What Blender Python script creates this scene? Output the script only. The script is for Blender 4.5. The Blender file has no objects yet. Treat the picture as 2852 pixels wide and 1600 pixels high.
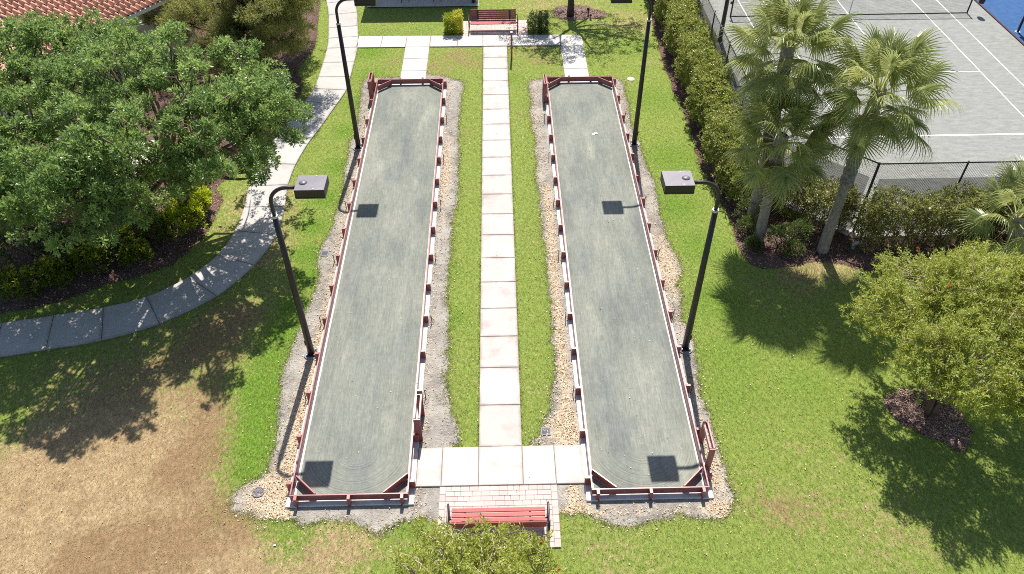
import bpy, bmesh, math, random
import numpy as np
from mathutils import Vector, Matrix
from mathutils.geometry import tessellate_polygon

scene = bpy.context.scene
COL = scene.collection
R = math.radians
rng = np.random.default_rng(11)
random.seed(11)

# ---------------------------------------------------------------- camera, sky, sun, exposure
cam_d = bpy.data.cameras.new('camera'); cam = bpy.data.objects.new('camera', cam_d); COL.objects.link(cam)
cam_d.sensor_width = 36.0; cam_d.lens = 2163.56 * 36.0 / 2852.0; cam_d.clip_end = 2000
PITCH, ROLL, YAW, CH = 0.7563, -0.005, 0.0185, 18.07
fw = Vector((math.sin(YAW) * math.cos(PITCH), math.cos(YAW) * math.cos(PITCH), -math.sin(PITCH)))
rt = Vector((math.cos(YAW), -math.sin(YAW), 0)); up = rt.cross(fw)
rt2 = rt * math.cos(ROLL) + up * math.sin(ROLL); up2 = up * math.cos(ROLL) - rt * math.sin(ROLL)
cam.matrix_world = Matrix(((rt2.x, up2.x, -fw.x, 0), (rt2.y, up2.y, -fw.y, 0), (rt2.z, up2.z, -fw.z, CH), (0, 0, 0, 1)))
scene.camera = cam
scene.cycles.filter_width = 1.0
scene.cycles.use_denoising = False

SUN_EL = R(55.1); SUN_AZ = R(3.5)          # azimuth from +Y towards +X
world = bpy.data.worlds.new('World'); scene.world = world; world.use_nodes = True
wn = world.node_tree; wn.nodes.clear()
sky = wn.nodes.new('ShaderNodeTexSky'); sky.sky_type = 'NISHITA'; sky.sun_disc = False
sky.sun_elevation = SUN_EL; sky.sun_rotation = SUN_AZ
bg = wn.nodes.new('ShaderNodeBackground'); bg.inputs['Strength'].default_value = 0.09
wo = wn.nodes.new('ShaderNodeOutputWorld')
wn.links.new(sky.outputs[0], bg.inputs[0]); wn.links.new(bg.outputs[0], wo.inputs[0])
sun_d = bpy.data.lights.new('sun', 'SUN'); sun_d.energy = 5.0; sun_d.angle = R(0.53); sun_d.color = (1.0, 0.955, 0.88)
sun = bpy.data.objects.new('sun', sun_d); COL.objects.link(sun)
sdir = Vector((math.sin(SUN_AZ) * math.cos(SUN_EL), math.cos(SUN_AZ) * math.cos(SUN_EL), math.sin(SUN_EL)))
sun.rotation_euler = sdir.to_track_quat('Z', 'Y').to_euler(); sun.location = sdir * 60
vs = scene.view_settings
vs.view_transform = 'Standard'; vs.look = 'None'; vs.exposure = 0.68; vs.gamma = 1.0; vs.use_curve_mapping = False

# ---------------------------------------------------------------- helpers
def tag(o, label=None, cat=None, group=None, kind=None):
    if label: o['label'] = label
    if cat: o['category'] = cat
    if group: o['group'] = group
    if kind: o['kind'] = kind
    return o

def link(name, mesh, mat=None, parent=None):
    o = bpy.data.objects.new(name, mesh); COL.objects.link(o)
    if mat is not None and mesh is not None and not mesh.materials: mesh.materials.append(mat)
    if parent is not None: o.parent = parent
    return o

def empty(name, loc=(0, 0, 0), rz=0):
    o = bpy.data.objects.new(name, None); COL.objects.link(o)
    o.empty_display_size = 0.2; o.location = loc; o.rotation_euler = (0, 0, rz)
    return o

def copy_tree(o, parent=None):
    kids = list(o.children)
    c = o.copy(); COL.objects.link(c)
    if parent is not None: c.parent = parent
    for ch in kids: copy_tree(ch, c)
    return c

class MB:
    """collects boxes, tubes and prisms into one mesh"""
    def __init__(s): s.v = []; s.f = []; s.sm = []
    def add(s, vs_, fs_, smooth=False):
        n = len(s.v); s.v += [tuple(p) for p in vs_]
        for f in fs_: s.f.append(tuple(i + n for i in f)); s.sm.append(smooth)
        return s
    def box(s, c, d, rz=0, rx=0, ry=0, bev=0.0):
        M = Matrix.Rotation(rz, 3, 'Z') @ Matrix.Rotation(ry, 3, 'Y') @ Matrix.Rotation(rx, 3, 'X')
        hx, hy, hz = d[0] / 2, d[1] / 2, d[2] / 2
        cv = Vector(c)
        if bev <= 0:
            p = [(x, y, z) for x in (-hx, hx) for y in (-hy, hy) for z in (-hz, hz)]
            f = [(0, 1, 3, 2), (4, 6, 7, 5), (0, 4, 5, 1), (2, 3, 7, 6), (0, 2, 6, 4), (1, 5, 7, 3)]
        else:
            b = min(bev, hx * .9, hy * .9, hz * .9); p = []
            for sx in (-1, 1):
                for sy in (-1, 1):
                    for sz in (-1, 1):
                        p += [(sx * hx, sy * (hy - b), sz * (hz - b)), (sx * (hx - b), sy * hy, sz * (hz - b)), (sx * (hx - b), sy * (hy - b), sz * hz)]
            I = lambda sx, sy, sz, k: (((sx + 1) // 2) * 4 + ((sy + 1) // 2) * 2 + (sz + 1) // 2) * 3 + k
            f = []
            for q in (-1, 1):
                f.append(tuple(I(q, a, b_, 0) for a, b_ in ((-1, -1), (1, -1), (1, 1), (-1, 1)))[::q])
                f.append(tuple(I(a, q, b_, 1) for a, b_ in ((-1, -1), (1, -1), (1, 1), (-1, 1)))[::-q])
                f.append(tuple(I(a, b_, q, 2) for a, b_ in ((-1, -1), (1, -1), (1, 1), (-1, 1)))[::q])
            for a in (-1, 1):
                for b_ in (-1, 1):
                    f.append((I(a, b_, -1, 0), I(a, b_, 1, 0), I(a, b_, 1, 1), I(a, b_, -1, 1))[::a * b_])
                    f.append((I(a, -1, b_, 0), I(a, -1, b_, 2), I(a, 1, b_, 2), I(a, 1, b_, 0))[::a * b_])
                    f.append((I(-1, a, b_, 1), I(1, a, b_, 1), I(1, a, b_, 2), I(-1, a, b_, 2))[::a * b_])
                    for c_ in (-1, 1): f.append((I(a, b_, c_, 0), I(a, b_, c_, 1), I(a, b_, c_, 2))[::a * b_ * c_])
        return s.add([M @ Vector(q) + cv for q in p], f)
    def tube(s, pts, r, n=8, caps=True, smooth=True):
        pts = [Vector(p) for p in pts]; k = len(pts)
        rs = r if isinstance(r, (list, tuple)) else [r] * k
        vs_, fs_ = [], []; ref = None
        for i, p in enumerate(pts):
            d = (pts[min(i + 1, k - 1)] - pts[max(i - 1, 0)]).normalized()
            if ref is None: ref = d.orthogonal().normalized()
            ref = (ref - d * ref.dot(d)).normalized(); b = d.cross(ref)
            for j in range(n):
                a = 2 * math.pi * j / n
                vs_.append(p + (ref * math.cos(a) + b * math.sin(a)) * rs[i])
        for i in range(k - 1):
            for j in range(n):
                fs_.append((i * n + j, i * n + (j + 1) % n, (i + 1) * n + (j + 1) % n, (i + 1) * n + j))
        s.add(vs_, fs_, smooth)
        if caps:
            m = len(s.v) - k * n
            s.f.append(tuple(m + j for j in range(n))[::-1]); s.sm.append(False)
            s.f.append(tuple(m + (k - 1) * n + j for j in range(n))); s.sm.append(False)
        return s
    def mesh(s, name):
        m = bpy.data.meshes.new(name); m.from_pydata(s.v, [], s.f); m.update()
        m.polygons.foreach_set('use_smooth', s.sm)
        return m
    def build(s, name, mat, parent=None): return link(name, s.mesh(name), mat, parent)

def crom(pts, sub=6, closed=True):
    P = [np.array(p, float) for p in pts]; n = len(P); out = []
    rngi = range(n) if closed else range(n - 1)
    for i in rngi:
        if closed: a, b, c, d = P[i - 1], P[i], P[(i + 1) % n], P[(i + 2) % n]
        else: a, b, c, d = P[max(i - 1, 0)], P[i], P[i + 1], P[min(i + 2, n - 1)]
        for k in range(sub):
            t = k / sub
            out.append(.5 * ((2 * b) + (c - a) * t + (2 * a - 5 * b + 4 * c - d) * t * t + (3 * b - a - 3 * c + d) * t ** 3))
    if not closed: out.append(P[-1])
    return out

def sheet(name, outline, z, mat, sub=6, jit=0.03, kind='structure', parent=None):
    pts = crom(outline, sub)
    pts = [p + rng.normal(0, jit, 2) for p in pts]
    v3 = [Vector((p[0], p[1], z)) for p in pts]
    tris = tessellate_polygon([v3])
    m = bpy.data.meshes.new(name)
    fs_ = []
    for t in tris:
        a, b, c = (v3[i] for i in t)
        fs_.append(t if (b - a).cross(c - a).z > 0 else t[::-1])
    m.from_pydata([tuple(v) for v in v3], [], fs_)
    o = link(name, m, mat, parent)
    if kind: o['kind'] = kind
    return o, pts

def inside(poly, x, y):
    """vectorised point in polygon"""
    poly = np.asarray(poly, float); x = np.asarray(x, float); y = np.asarray(y, float)
    r = np.zeros(x.shape, bool); j = len(poly) - 1
    for i in range(len(poly)):
        xi, yi = poly[i]; xj, yj = poly[j]
        c = ((yi > y) != (yj > y)) & (x < (xj - xi) * (y - yi) / (yj - yi + 1e-12) + xi)
        r ^= c; j = i
    return r

# ---------------------------------------------------------------- materials
MATS = {}
class NT:
    def __init__(s, name):
        s.m = bpy.data.materials.new(name); s.m.use_nodes = True; s.t = s.m.node_tree; s.t.nodes.clear()
        s.out = s.t.nodes.new('ShaderNodeOutputMaterial'); s.p = s.t.nodes.new('ShaderNodeBsdfPrincipled')
        s.t.links.new(s.p.outputs[0], s.out.inputs[0]); MATS[name] = s.m
    def n(s, typ, **kw):
        o = s.t.nodes.new('ShaderNode' + typ)
        for k, v in kw.items(): setattr(o, k, v)
        return o
    def l(s, a, b): s.t.links.new(a, b)
    def coord(s, kind='Object', scale=(1, 1, 1), rot=(0, 0, 0)):
        tc = s.n('TexCoord'); mp = s.n('Mapping'); s.l(tc.outputs[kind], mp.inputs[0])
        mp.inputs['Scale'].default_value = scale; mp.inputs['Rotation'].default_value = rot
        return mp.outputs[0]
    def noise(s, co, scale, detail=4, rough=.55, dist=0):
        o = s.n('TexNoise'); s.l(co, o.inputs['Vector']); o.inputs['Scale'].default_value = scale
        o.inputs['Detail'].default_value = detail; o.inputs['Roughness'].default_value = rough; o.inputs['Distortion'].default_value = dist
        return o.outputs['Fac']
    def ramp(s, fac, stops):
        o = s.n('ValToRGB'); s.l(fac, o.inputs[0]); e = o.color_ramp.elements
        while len(e) < len(stops): e.new(.5)
        for el, (p, c) in zip(e, stops):
            el.position = p; el.color = (c, c, c, 1) if isinstance(c, (int, float)) else (*c, 1)
        return o.outputs[0]
    def mix(s, fac, a, b, mode='MIX'):
        o = s.n('Mix', data_type='RGBA', blend_type=mode); o.clamp_factor = True
        for v, i in ((fac, 0), (a, 6), (b, 7)):
            if hasattr(v, 'is_linked'): s.l(v, o.inputs[i])
            elif i == 0: o.inputs[0].default_value = v
            else: o.inputs[i].default_value = (v, v, v, 1) if isinstance(v, (int, float)) else (*v, 1)
        return o.outputs[2]
    def math(s, op, a, b=0.0, clamp=False):
        o = s.n('Math', operation=op); o.use_clamp = clamp
        for v, i in ((a, 0), (b, 1)):
            if hasattr(v, 'is_linked'): s.l(v, o.inputs[i])
            else: o.inputs[i].default_value = v
        return o.outputs[0]
    def attr(s, name, out='Fac'):
        o = s.n('Attribute'); o.attribute_name = name; return o.outputs[out]
    def rnd(s): return s.n('ObjectInfo').outputs['Random']
    def col(s, c):
        if hasattr(c, 'is_linked'): s.l(c, s.p.inputs['Base Color'])
        else: s.p.inputs['Base Color'].default_value = (*c, 1)
    def rough(s, v):
        if hasattr(v, 'is_linked'): s.l(v, s.p.inputs['Roughness'])
        else: s.p.inputs['Roughness'].default_value = v
    def bump(s, h, strength=.5, dist=.02):
        o = s.n('Bump'); o.inputs['Strength'].default_value = strength; o.inputs['Distance'].default_value = dist
        s.l(h, o.inputs['Height']); s.l(o.outputs[0], s.p.inputs['Normal'])
    def spec(s, v): s.p.inputs['Specular IOR Level'].default_value = v

def m_lawn():
    t = NT('lawn'); co = t.coord()
    big = t.noise(co, .9, 5, .6); mid = t.noise(co, 4.5, 5, .65); fine = t.noise(co, 38, 3, .7); vfine = t.noise(co, 110, 2, .6)
    st = t.noise(t.coord(scale=(1, .45, 1), rot=(0, 0, .6)), 24, 4, .7)
    d = t.attr('dry'); b = t.attr('brown')
    m2 = t.noise(t.coord(rot=(0, 0, .9), scale=(1, .6, 1)), 11, 5, .72)
    dm = t.math('ADD', d, t.math('MULTIPLY', t.math('SUBTRACT', mid, .5), 1.3))
    dm = t.math('ADD', dm, t.math('MULTIPLY', t.math('SUBTRACT', fine, .5), 1.5))
    dm = t.math('ADD', dm, t.math('MULTIPLY', t.math('SUBTRACT', m2, .5), 1.3))
    dm = t.math('ADD', dm, t.math('MULTIPLY', t.math('SUBTRACT', big, .5), .8), True)
    bm_ = t.math('ADD', b, t.math('MULTIPLY', t.math('SUBTRACT', mid, .5), 2.0))
    bm_ = t.math('ADD', bm_, t.math('MULTIPLY', t.math('SUBTRACT', big, .5), 1.1))
    bm_ = t.math('ADD', bm_, t.math('MULTIPLY', t.math('SUBTRACT', st, .5), 1.2), True)
    green = t.mix(t.ramp(st, [(.34, 0), (.66, 1)]), (.105, .175, .03), (.36, .44, .09))
    lm = t.math('ADD', t.attr('lush'), t.math('MULTIPLY', t.math('SUBTRACT', mid, .5), .8), True)
    lush = t.mix(t.ramp(st, [(.34, 0), (.66, 1)]), (.08, .17, .02), (.26, .40, .055))
    green = t.mix(t.ramp(mid, [(.35, 0), (.7, 1)]), green, (.30, .37, .085))
    green = t.mix(t.ramp(lm, [(.1, 0), (.6, 1)]), green, lush)
    tan = t.mix(t.ramp(st, [(.3, 0), (.7, 1)]), (.33, .225, .105), (.74, .56, .335))
    tan = t.mix(t.ramp(t.noise(co, 2.1, 6, .66), [(.42, 0), (.62, .6)]), tan, (.36, .235, .135))
    br = t.mix(t.ramp(fine, [(.3, 0), (.7, 1)]), (.21, .12, .06), (.42, .27, .155))
    c = t.mix(t.ramp(dm, [(.28, 0), (.75, 1)]), green, tan)
    c = t.mix(t.ramp(bm_, [(.3, 0), (1.0, .8)]), c, br)
    sm = t.math('ADD', t.attr('soil'), t.math('ADD', t.math('MULTIPLY', t.math('SUBTRACT', m2, .5), 1.2), t.math('MULTIPLY', t.math('SUBTRACT', fine, .5), .9)))
    c = t.mix(t.ramp(sm, [(.52, 0), (.78, .9)]), c, t.mix(t.ramp(fine, [(.3, 0), (.7, 1)]), (.19, .155, .12), (.40, .34, .27)))
    c = t.mix(1.0, c, t.ramp(m2, [(.32, .66), (.68, 1.22)]), 'MULTIPLY')
    c = t.mix(t.ramp(vfine, [(.3, .35), (.55, 0)]), c, (.06, .08, .015))
    t.col(c); t.rough(.95); t.spec(.08)
    h = t.math('ADD', t.math('MULTIPLY', fine, .6), t.math('ADD', t.math('MULTIPLY', vfine, .5), t.math('MULTIPLY', mid, .5)))
    t.bump(h, 1.0, .05)
    return t.m

def m_simple(name, c, rough=.6, var=.12, scale=8, spec=.4, metal=0, bump=0, bscale=60, bdist=.004, dirt=None, dirts=3, rndv=0):
    t = NT(name); co = t.coord(); n = t.noise(co, scale, 5, .6)
    lo = tuple(x * (1 - var) for x in c); hi = tuple(min(1, x * (1 + var)) for x in c)
    k = t.mix(t.ramp(n, [(.3, 0), (.7, 1)]), lo, hi)
    if dirt: k = t.mix(t.ramp(t.noise(co, dirts, 6, .65), [(.48, 0), (.75, .75)]), k, dirt)
    if rndv:
        k = t.mix(1.0, k, t.ramp(t.rnd(), [(0, 1 - rndv), (1, 1 + rndv)]), 'MULTIPLY')
    t.col(k); t.rough(rough); t.spec(spec); t.p.inputs['Metallic'].default_value = metal
    if bump: t.bump(t.noise(co, bscale, 3, .6), bump, bdist)
    return t.m

def m_concrete(name, c=(.54, .505, .47), dirt=(.30, .255, .225), amt=.55):
    t = NT(name); tc = t.n('TexCoord'); geo = t.n('NewGeometry'); co = geo.outputs['Position']
    rv = t.rnd()
    k = t.mix(t.ramp(t.noise(co, 2.2, 5, .6), [(.3, 0), (.7, 1)]), tuple(x * .93 for x in c), tuple(min(1, x * 1.05) for x in c))
    k = t.mix(1.0, k, t.ramp(rv, [(0, .91), (1, 1.04)]), 'MULTIPLY')
    # trowel and weather stains, stronger towards the slab edges
    ob = t.attr('edge')
    st = t.math('ADD', t.noise(co, 1.3, 6, .68), t.math('MULTIPLY', ob, .24))
    k = t.mix(t.ramp(st, [(.52, 0), (.80, amt)]), k, dirt)
    k = t.mix(t.ramp(t.noise(co, 70, 2, .5), [(.3, .16), (.5, 0)]), k, (.33, .31, .29))
    t.col(k); t.rough(.88); t.spec(.2); t.bump(t.noise(co, 120, 3, .6), .25, .004)
    return t.m

def m_court():
    t = NT('stone_dust'); lco = t.coord(); pos = t.n('NewGeometry').outputs['Position']
    def wc(sc):
        mp = t.n('Mapping'); t.l(pos, mp.inputs[0]); mp.inputs['Scale'].default_value = sc; return mp.outputs[0]
    co = wc((1, 1, 1))
    streak = t.noise(wc((1, .05, 1)), 42, 5, .75)
    streak2 = t.noise(wc((1, .05, 1)), 7, 4, .6)
    blot = t.noise(wc((1, .4, 1)), .8, 5, .55); blot2 = t.noise(wc((1, .28, 1)), 1.1, 6, .6); fine = t.noise(co, 90, 3, .7)
    c = t.mix(t.ramp(blot, [(.32, 0), (.68, 1)]), (.185, .195, .17), (.25, .256, .22))
    c = t.mix(t.ramp(blot2, [(.5, 0), (.68, .72)]), c, (.135, .15, .15))
    c = t.mix(t.ramp(blot2, [(.26, .6), (.44, 0)]), c, (.36, .365, .29))
    c = t.mix(1.0, c, t.ramp(t.noise(co, 7, 6, .7), [(.3, .86), (.7, 1.12)]), 'MULTIPLY')
    # drag-mat marks: straight down the length, curled round at the two ends
    sep = t.n('SeparateXYZ'); t.l(lco, sep.inputs[0])
    endm = t.ramp(t.math('ABSOLUTE', sep.outputs['Y']), [(0, 0), (1, 1)])
    ay = t.math('ABSOLUTE', sep.outputs['Y'])
    ex = t.math('SUBTRACT', ay, 9.4)
    e01 = t.math('MULTIPLY', ex, 1.6, True)
    cx = t.n('CombineXYZ'); t.l(sep.outputs['X'], cx.inputs[0]); t.l(ex, cx.inputs[1])
    ln = t.n('VectorMath', operation='LENGTH'); t.l(cx.outputs[0], ln.inputs[0])
    arc = t.noise_r = t.n('TexNoise'); arc.noise_dimensions = '1D'; t.l(ln.outputs['Value'], arc.inputs['W'])
    arc.inputs['Scale'].default_value = 26; arc.inputs['Detail'].default_value = 4; arc.inputs['Roughness'].default_value = .7
    lines = t.mix(e01, streak, arc.outputs['Fac'])
    lin = t.ramp(lines, [(.32, .76), (.68, 1.2)])
    c = t.mix(1.0, c, lin, 'MULTIPLY')
    c = t.mix(1.0, c, t.ramp(streak2, [(.3, .94), (.7, 1.05)]), 'MULTIPLY')
    c = t.mix(t.ramp(fine, [(.3, .3), (.5, 0)]), c, (.15, .16, .14))
    c = t.mix(t.ramp(t.noise(co, 55, 1, .5), [(.72, 0), (.78, .8)]), c, (.6, .56, .46))
    t.col(c); t.rough(.95); t.spec(.1)
    t.bump(t.math('ADD', fine, t.math('MULTIPLY', lines, .8)), .5, .012)
    return t.m

def m_bed():
    t = NT('bed_soil'); co = t.coord()
    a = t.noise(co, 1.1, 6, .62); f = t.noise(co, 45, 3, .7); g = t.noise(co, 5, 5, .65)
    vo = t.n('TexVoronoi'); t.l(co, vo.inputs['Vector']); vo.inputs['Scale'].default_value = 26
    c = t.mix(t.ramp(a, [(.35, 0), (.62, 1)]), (.21, .19, .17), (.36, .33, .29))
    c = t.mix(t.ramp(g, [(.5, 0), (.72, .7)]), c, (.46, .42, .37))
    chips = t.mix(t.ramp(vo.outputs['Color'], [(.2, 0), (.8, 1)]), (.36, .25, .15), (.68, .55, .38))
    cm = t.math('ADD', t.attr('chips'), t.math('MULTIPLY', t.math('SUBTRACT', g, .5), .9))
    cm = t.math('MULTIPLY', t.ramp(cm, [(.35, 0), (.62, 1)]), t.ramp(f, [(.36, 0), (.55, 1)]))
    c = t.mix(cm, c, chips)
    c = t.mix(t.ramp(f, [(.25, .5), (.45, 0)]), c, (.12, .10, .085))
    t.col(c); t.rough(.95); t.spec(.1); t.bump(t.math('ADD', f, vo.outputs['Distance']), .8, .02)
    return t.m

def m_mulch(name='mulch', a=(.10, .055, .045), b=(.33, .21, .17)):
    t = NT(name); co = t.coord()
    n1 = t.noise(t.coord(scale=(1, .4, 1), rot=(0, 0, .5)), 34, 4, .75, .6); n2 = t.noise(t.coord(scale=(.4, 1, 1), rot=(0, 0, .3)), 30, 4, .75, .6)
    m = t.math('MAXIMUM', n1, n2)
    c = t.ramp(m, [(.42, tuple(x * .3 for x in a)), (.55, a), (.66, b), (.8, tuple(min(1, x * 1.6) for x in b))])
    c = t.mix(t.ramp(t.noise(co, 1.2, 5), [(.4, 0), (.7, .5)]), c, (.22, .15, .13))
    t.col(c); t.rough(.95); t.spec(.1); t.bump(m, 1.0, .04)
    return t.m

def m_redwood():
    t = NT('red_painted_wood'); co = t.coord()
    g = t.noise(t.coord(scale=(18, 18, 1.5)), 4, 5, .65); w = t.noise(co, 3.5, 6, .65)
    c = t.mix(t.ramp(g, [(.3, 0), (.7, 1)]), (.20, .052, .055), (.30, .082, .082))
    c = t.mix(t.ramp(w, [(.5, 0), (.8, .6)]), c, (.38, .16, .155))
    c = t.mix(1.0, c, t.ramp(t.rnd(), [(0, .9), (1, 1.1)]), 'MULTIPLY')
    t.col(c); t.rough(.36); t.spec(.6); t.bump(g, .2, .003)
    return t.m

def leaf_mat(name, lo, hi, young, rough=.38, trans=.28, spec=.5, tc=None):
    t = NT(name); v = t.attr('lv'); cl = t.attr('cl')
    c = t.mix(v, lo, hi)
    c = t.mix(t.ramp(cl, [(.45, 0), (1, .85)]), c, young)
    t.col(c); t.rough(rough); t.spec(spec)
    tr = t.n('BsdfTranslucent'); ms = t.n('MixShader')
    t.l(t.mix(.5, c, tc or young), tr.inputs[0])
    ms.inputs[0].default_value = trans
    t.l(t.p.outputs[0], ms.inputs[1]); t.l(tr.outputs[0], ms.inputs[2]); t.l(ms.outputs[0], t.out.inputs[0])
    return t.m

def m_bark(name, a, b, sc=(1, 1, .25), s=14):
    t = NT(name); co = t.coord(scale=sc); n = t.noise(co, s, 6, .7)
    t.col(t.ramp(n, [(.3, a), (.7, b)])); t.rough(.9); t.spec(.15); t.bump(n, .8, .02)
    return t.m
BED_L = [(-6.34,33.56),(-6.32,31.83),(-6.11,29.65),(-6.19,28.67),(-6.32,28.05),(-6.19,25.89),(-6.13,24.61),(-6.2,22.83),(-6.43,21.47),(-6.41,20.44),(-6.26,19.61),(-6.33,18.81),(-6.43,18.14),(-6.54,17.51),(-6.58,16.53),(-6.64,15.91),(-6.68,15.34),(-6.63,14.92),(-6.56,14.22),(-6.45,13.59),(-6.37,12.83),(-6.45,12.38),(-6.48,11.95),(-6.88,11.67),(-7.14,11.43),(-7.18,11.07),(-7.04,10.8),(-6.63,10.74),(-6.46,10.59),(-5.94,10.58),(-5.41,10.52),(-5.28,10.39),(-5.02,10.45),(-4.73,10.53),(-4.23,10.48),(-3.7,10.39),(-3.44,10.19),(-3.23,10.1),(-3.04,10.18),(-2.87,10.35),(-2.58,10.5),(-2.17,10.55),(-1.85,10.43),(-1.45,10.45),(-1.42,12.7),(-1.29,12.69),(-1.33,13.37),(-1.49,13.91),(-1.63,14.5),(-1.73,15.12),(-1.71,15.8),(-1.76,17.46),(-1.81,19.36),(-1.8,21.1),(-1.78,22.64),(-1.67,23.88),(-1.67,25.79),(-1.69,27.78),(-1.78,29.85),(-1.68,31.34),(-1.67,33.2),(-1.96,33.44),(-2.35,33.72),(-3.12,34.01),(-3.39,34.13),(-4.03,34.07),(-4.72,33.86),(-5.41,33.8),(-5.89,33.74)]
BED_R = [(3.07,33.64),(1.98,33.4),(1.49,33.22),(1.43,32.33),(1.47,31.26),(1.44,29.76),(1.5,28.17),(1.5,26.66),(1.48,25.25),(1.53,24.64),(1.51,23.59),(1.54,22.32),(1.59,21.39),(1.63,20.1),(1.6,18.61),(1.62,17.38),(1.59,16.21),(1.55,15.13),(1.46,14.72),(1.41,14.24),(1.22,13.64),(1.04,13.17),(0.76,12.77),(0.74,12.64),(1.01,12.64),(1.01,10.61),(1.44,10.6),(1.78,10.57),(2.2,10.53),(2.42,10.33),(2.75,10.21),(3.17,10.2),(3.69,10.3),(4.13,10.39),(4.55,10.44),(5.06,10.32),(5.46,10.3),(5.77,10.44),(5.98,10.71),(6.03,11.1),(5.95,11.57),(5.96,12.25),(5.91,12.88),(5.9,13.77),(5.82,14.42),(5.83,14.87),(5.95,15.61),(6.0,16.33),(5.93,17.02),(5.85,17.55),(5.97,18.31),(5.99,19.16),(6.23,19.86),(6.21,20.4),(6.01,21.43),(6.02,22.67),(6.02,23.6),(6.06,24.51),(6.09,25.12),(5.98,26.06),(5.92,27.24),(5.84,28.36),(5.75,29.61),(5.82,30.79),(5.87,31.99),(5.81,33.1),(5.46,33.38),(4.49,33.63),(3.73,33.66)]
MULCH_L = [(-17.21,18.23),(-16.48,18.33),(-15.68,18.49),(-14.72,18.84),(-13.82,19.41),(-13.04,19.79),(-12.23,20.11),(-11.48,20.71),(-11.02,21.59),(-10.72,22.48),(-10.64,23.7),(-10.72,24.45),(-11.11,25.08),(-10.89,25.74),(-10.28,26.56),(-9.4,27.96),(-9.21,29.87),(-9.17,32.41),(-9.16,33.41),(-9.61,34.55),(-9.43,35.76),(-9.25,37.03),(-9.48,39.77),(-9.97,42.82),(-11,44),(-24,44),(-24,18)]
MULCH_R = [(8.65,42.25),(8.18,37.84),(8.07,35.25),(8.09,32.51),(8.19,30.04),(8.26,28.11),(8.11,26.05),(8.23,25.5),(8.3,24.69),(8.45,23.43),(8.56,22.77),(8.53,21.97),(8.49,21.21),(8.63,20.34),(8.94,19.91),(9.54,19.85),(10.29,20.0),(11.04,20.13),(11.53,20.11),(11.92,19.96),(12.39,19.68),(13.65,19.56),(15.04,19.47),(16.36,19.35),(17.72,18.85),(18.53,18.74),(30,22.4),(13.2,22.4),(10.2,25.3),(10.2,44)]
RING_TREE = [(3.03,40.77),(3.4,41.47),(4.07,41.66),(4.82,41.53),(5.32,41.05),(5.93,40.68),(5.75,40.04),(4.89,39.92),(4.02,39.75),(3.4,39.97)]
RING_BB = [(11.14,14.0),(11.69,14.36),(12.32,14.45),(12.9,14.4),(13.24,14.1),(13.21,13.37),(13.15,12.82),(12.78,12.29),(12.57,12.21),(12.34,12.44),(11.76,12.79),(11.28,13.28)]
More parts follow.
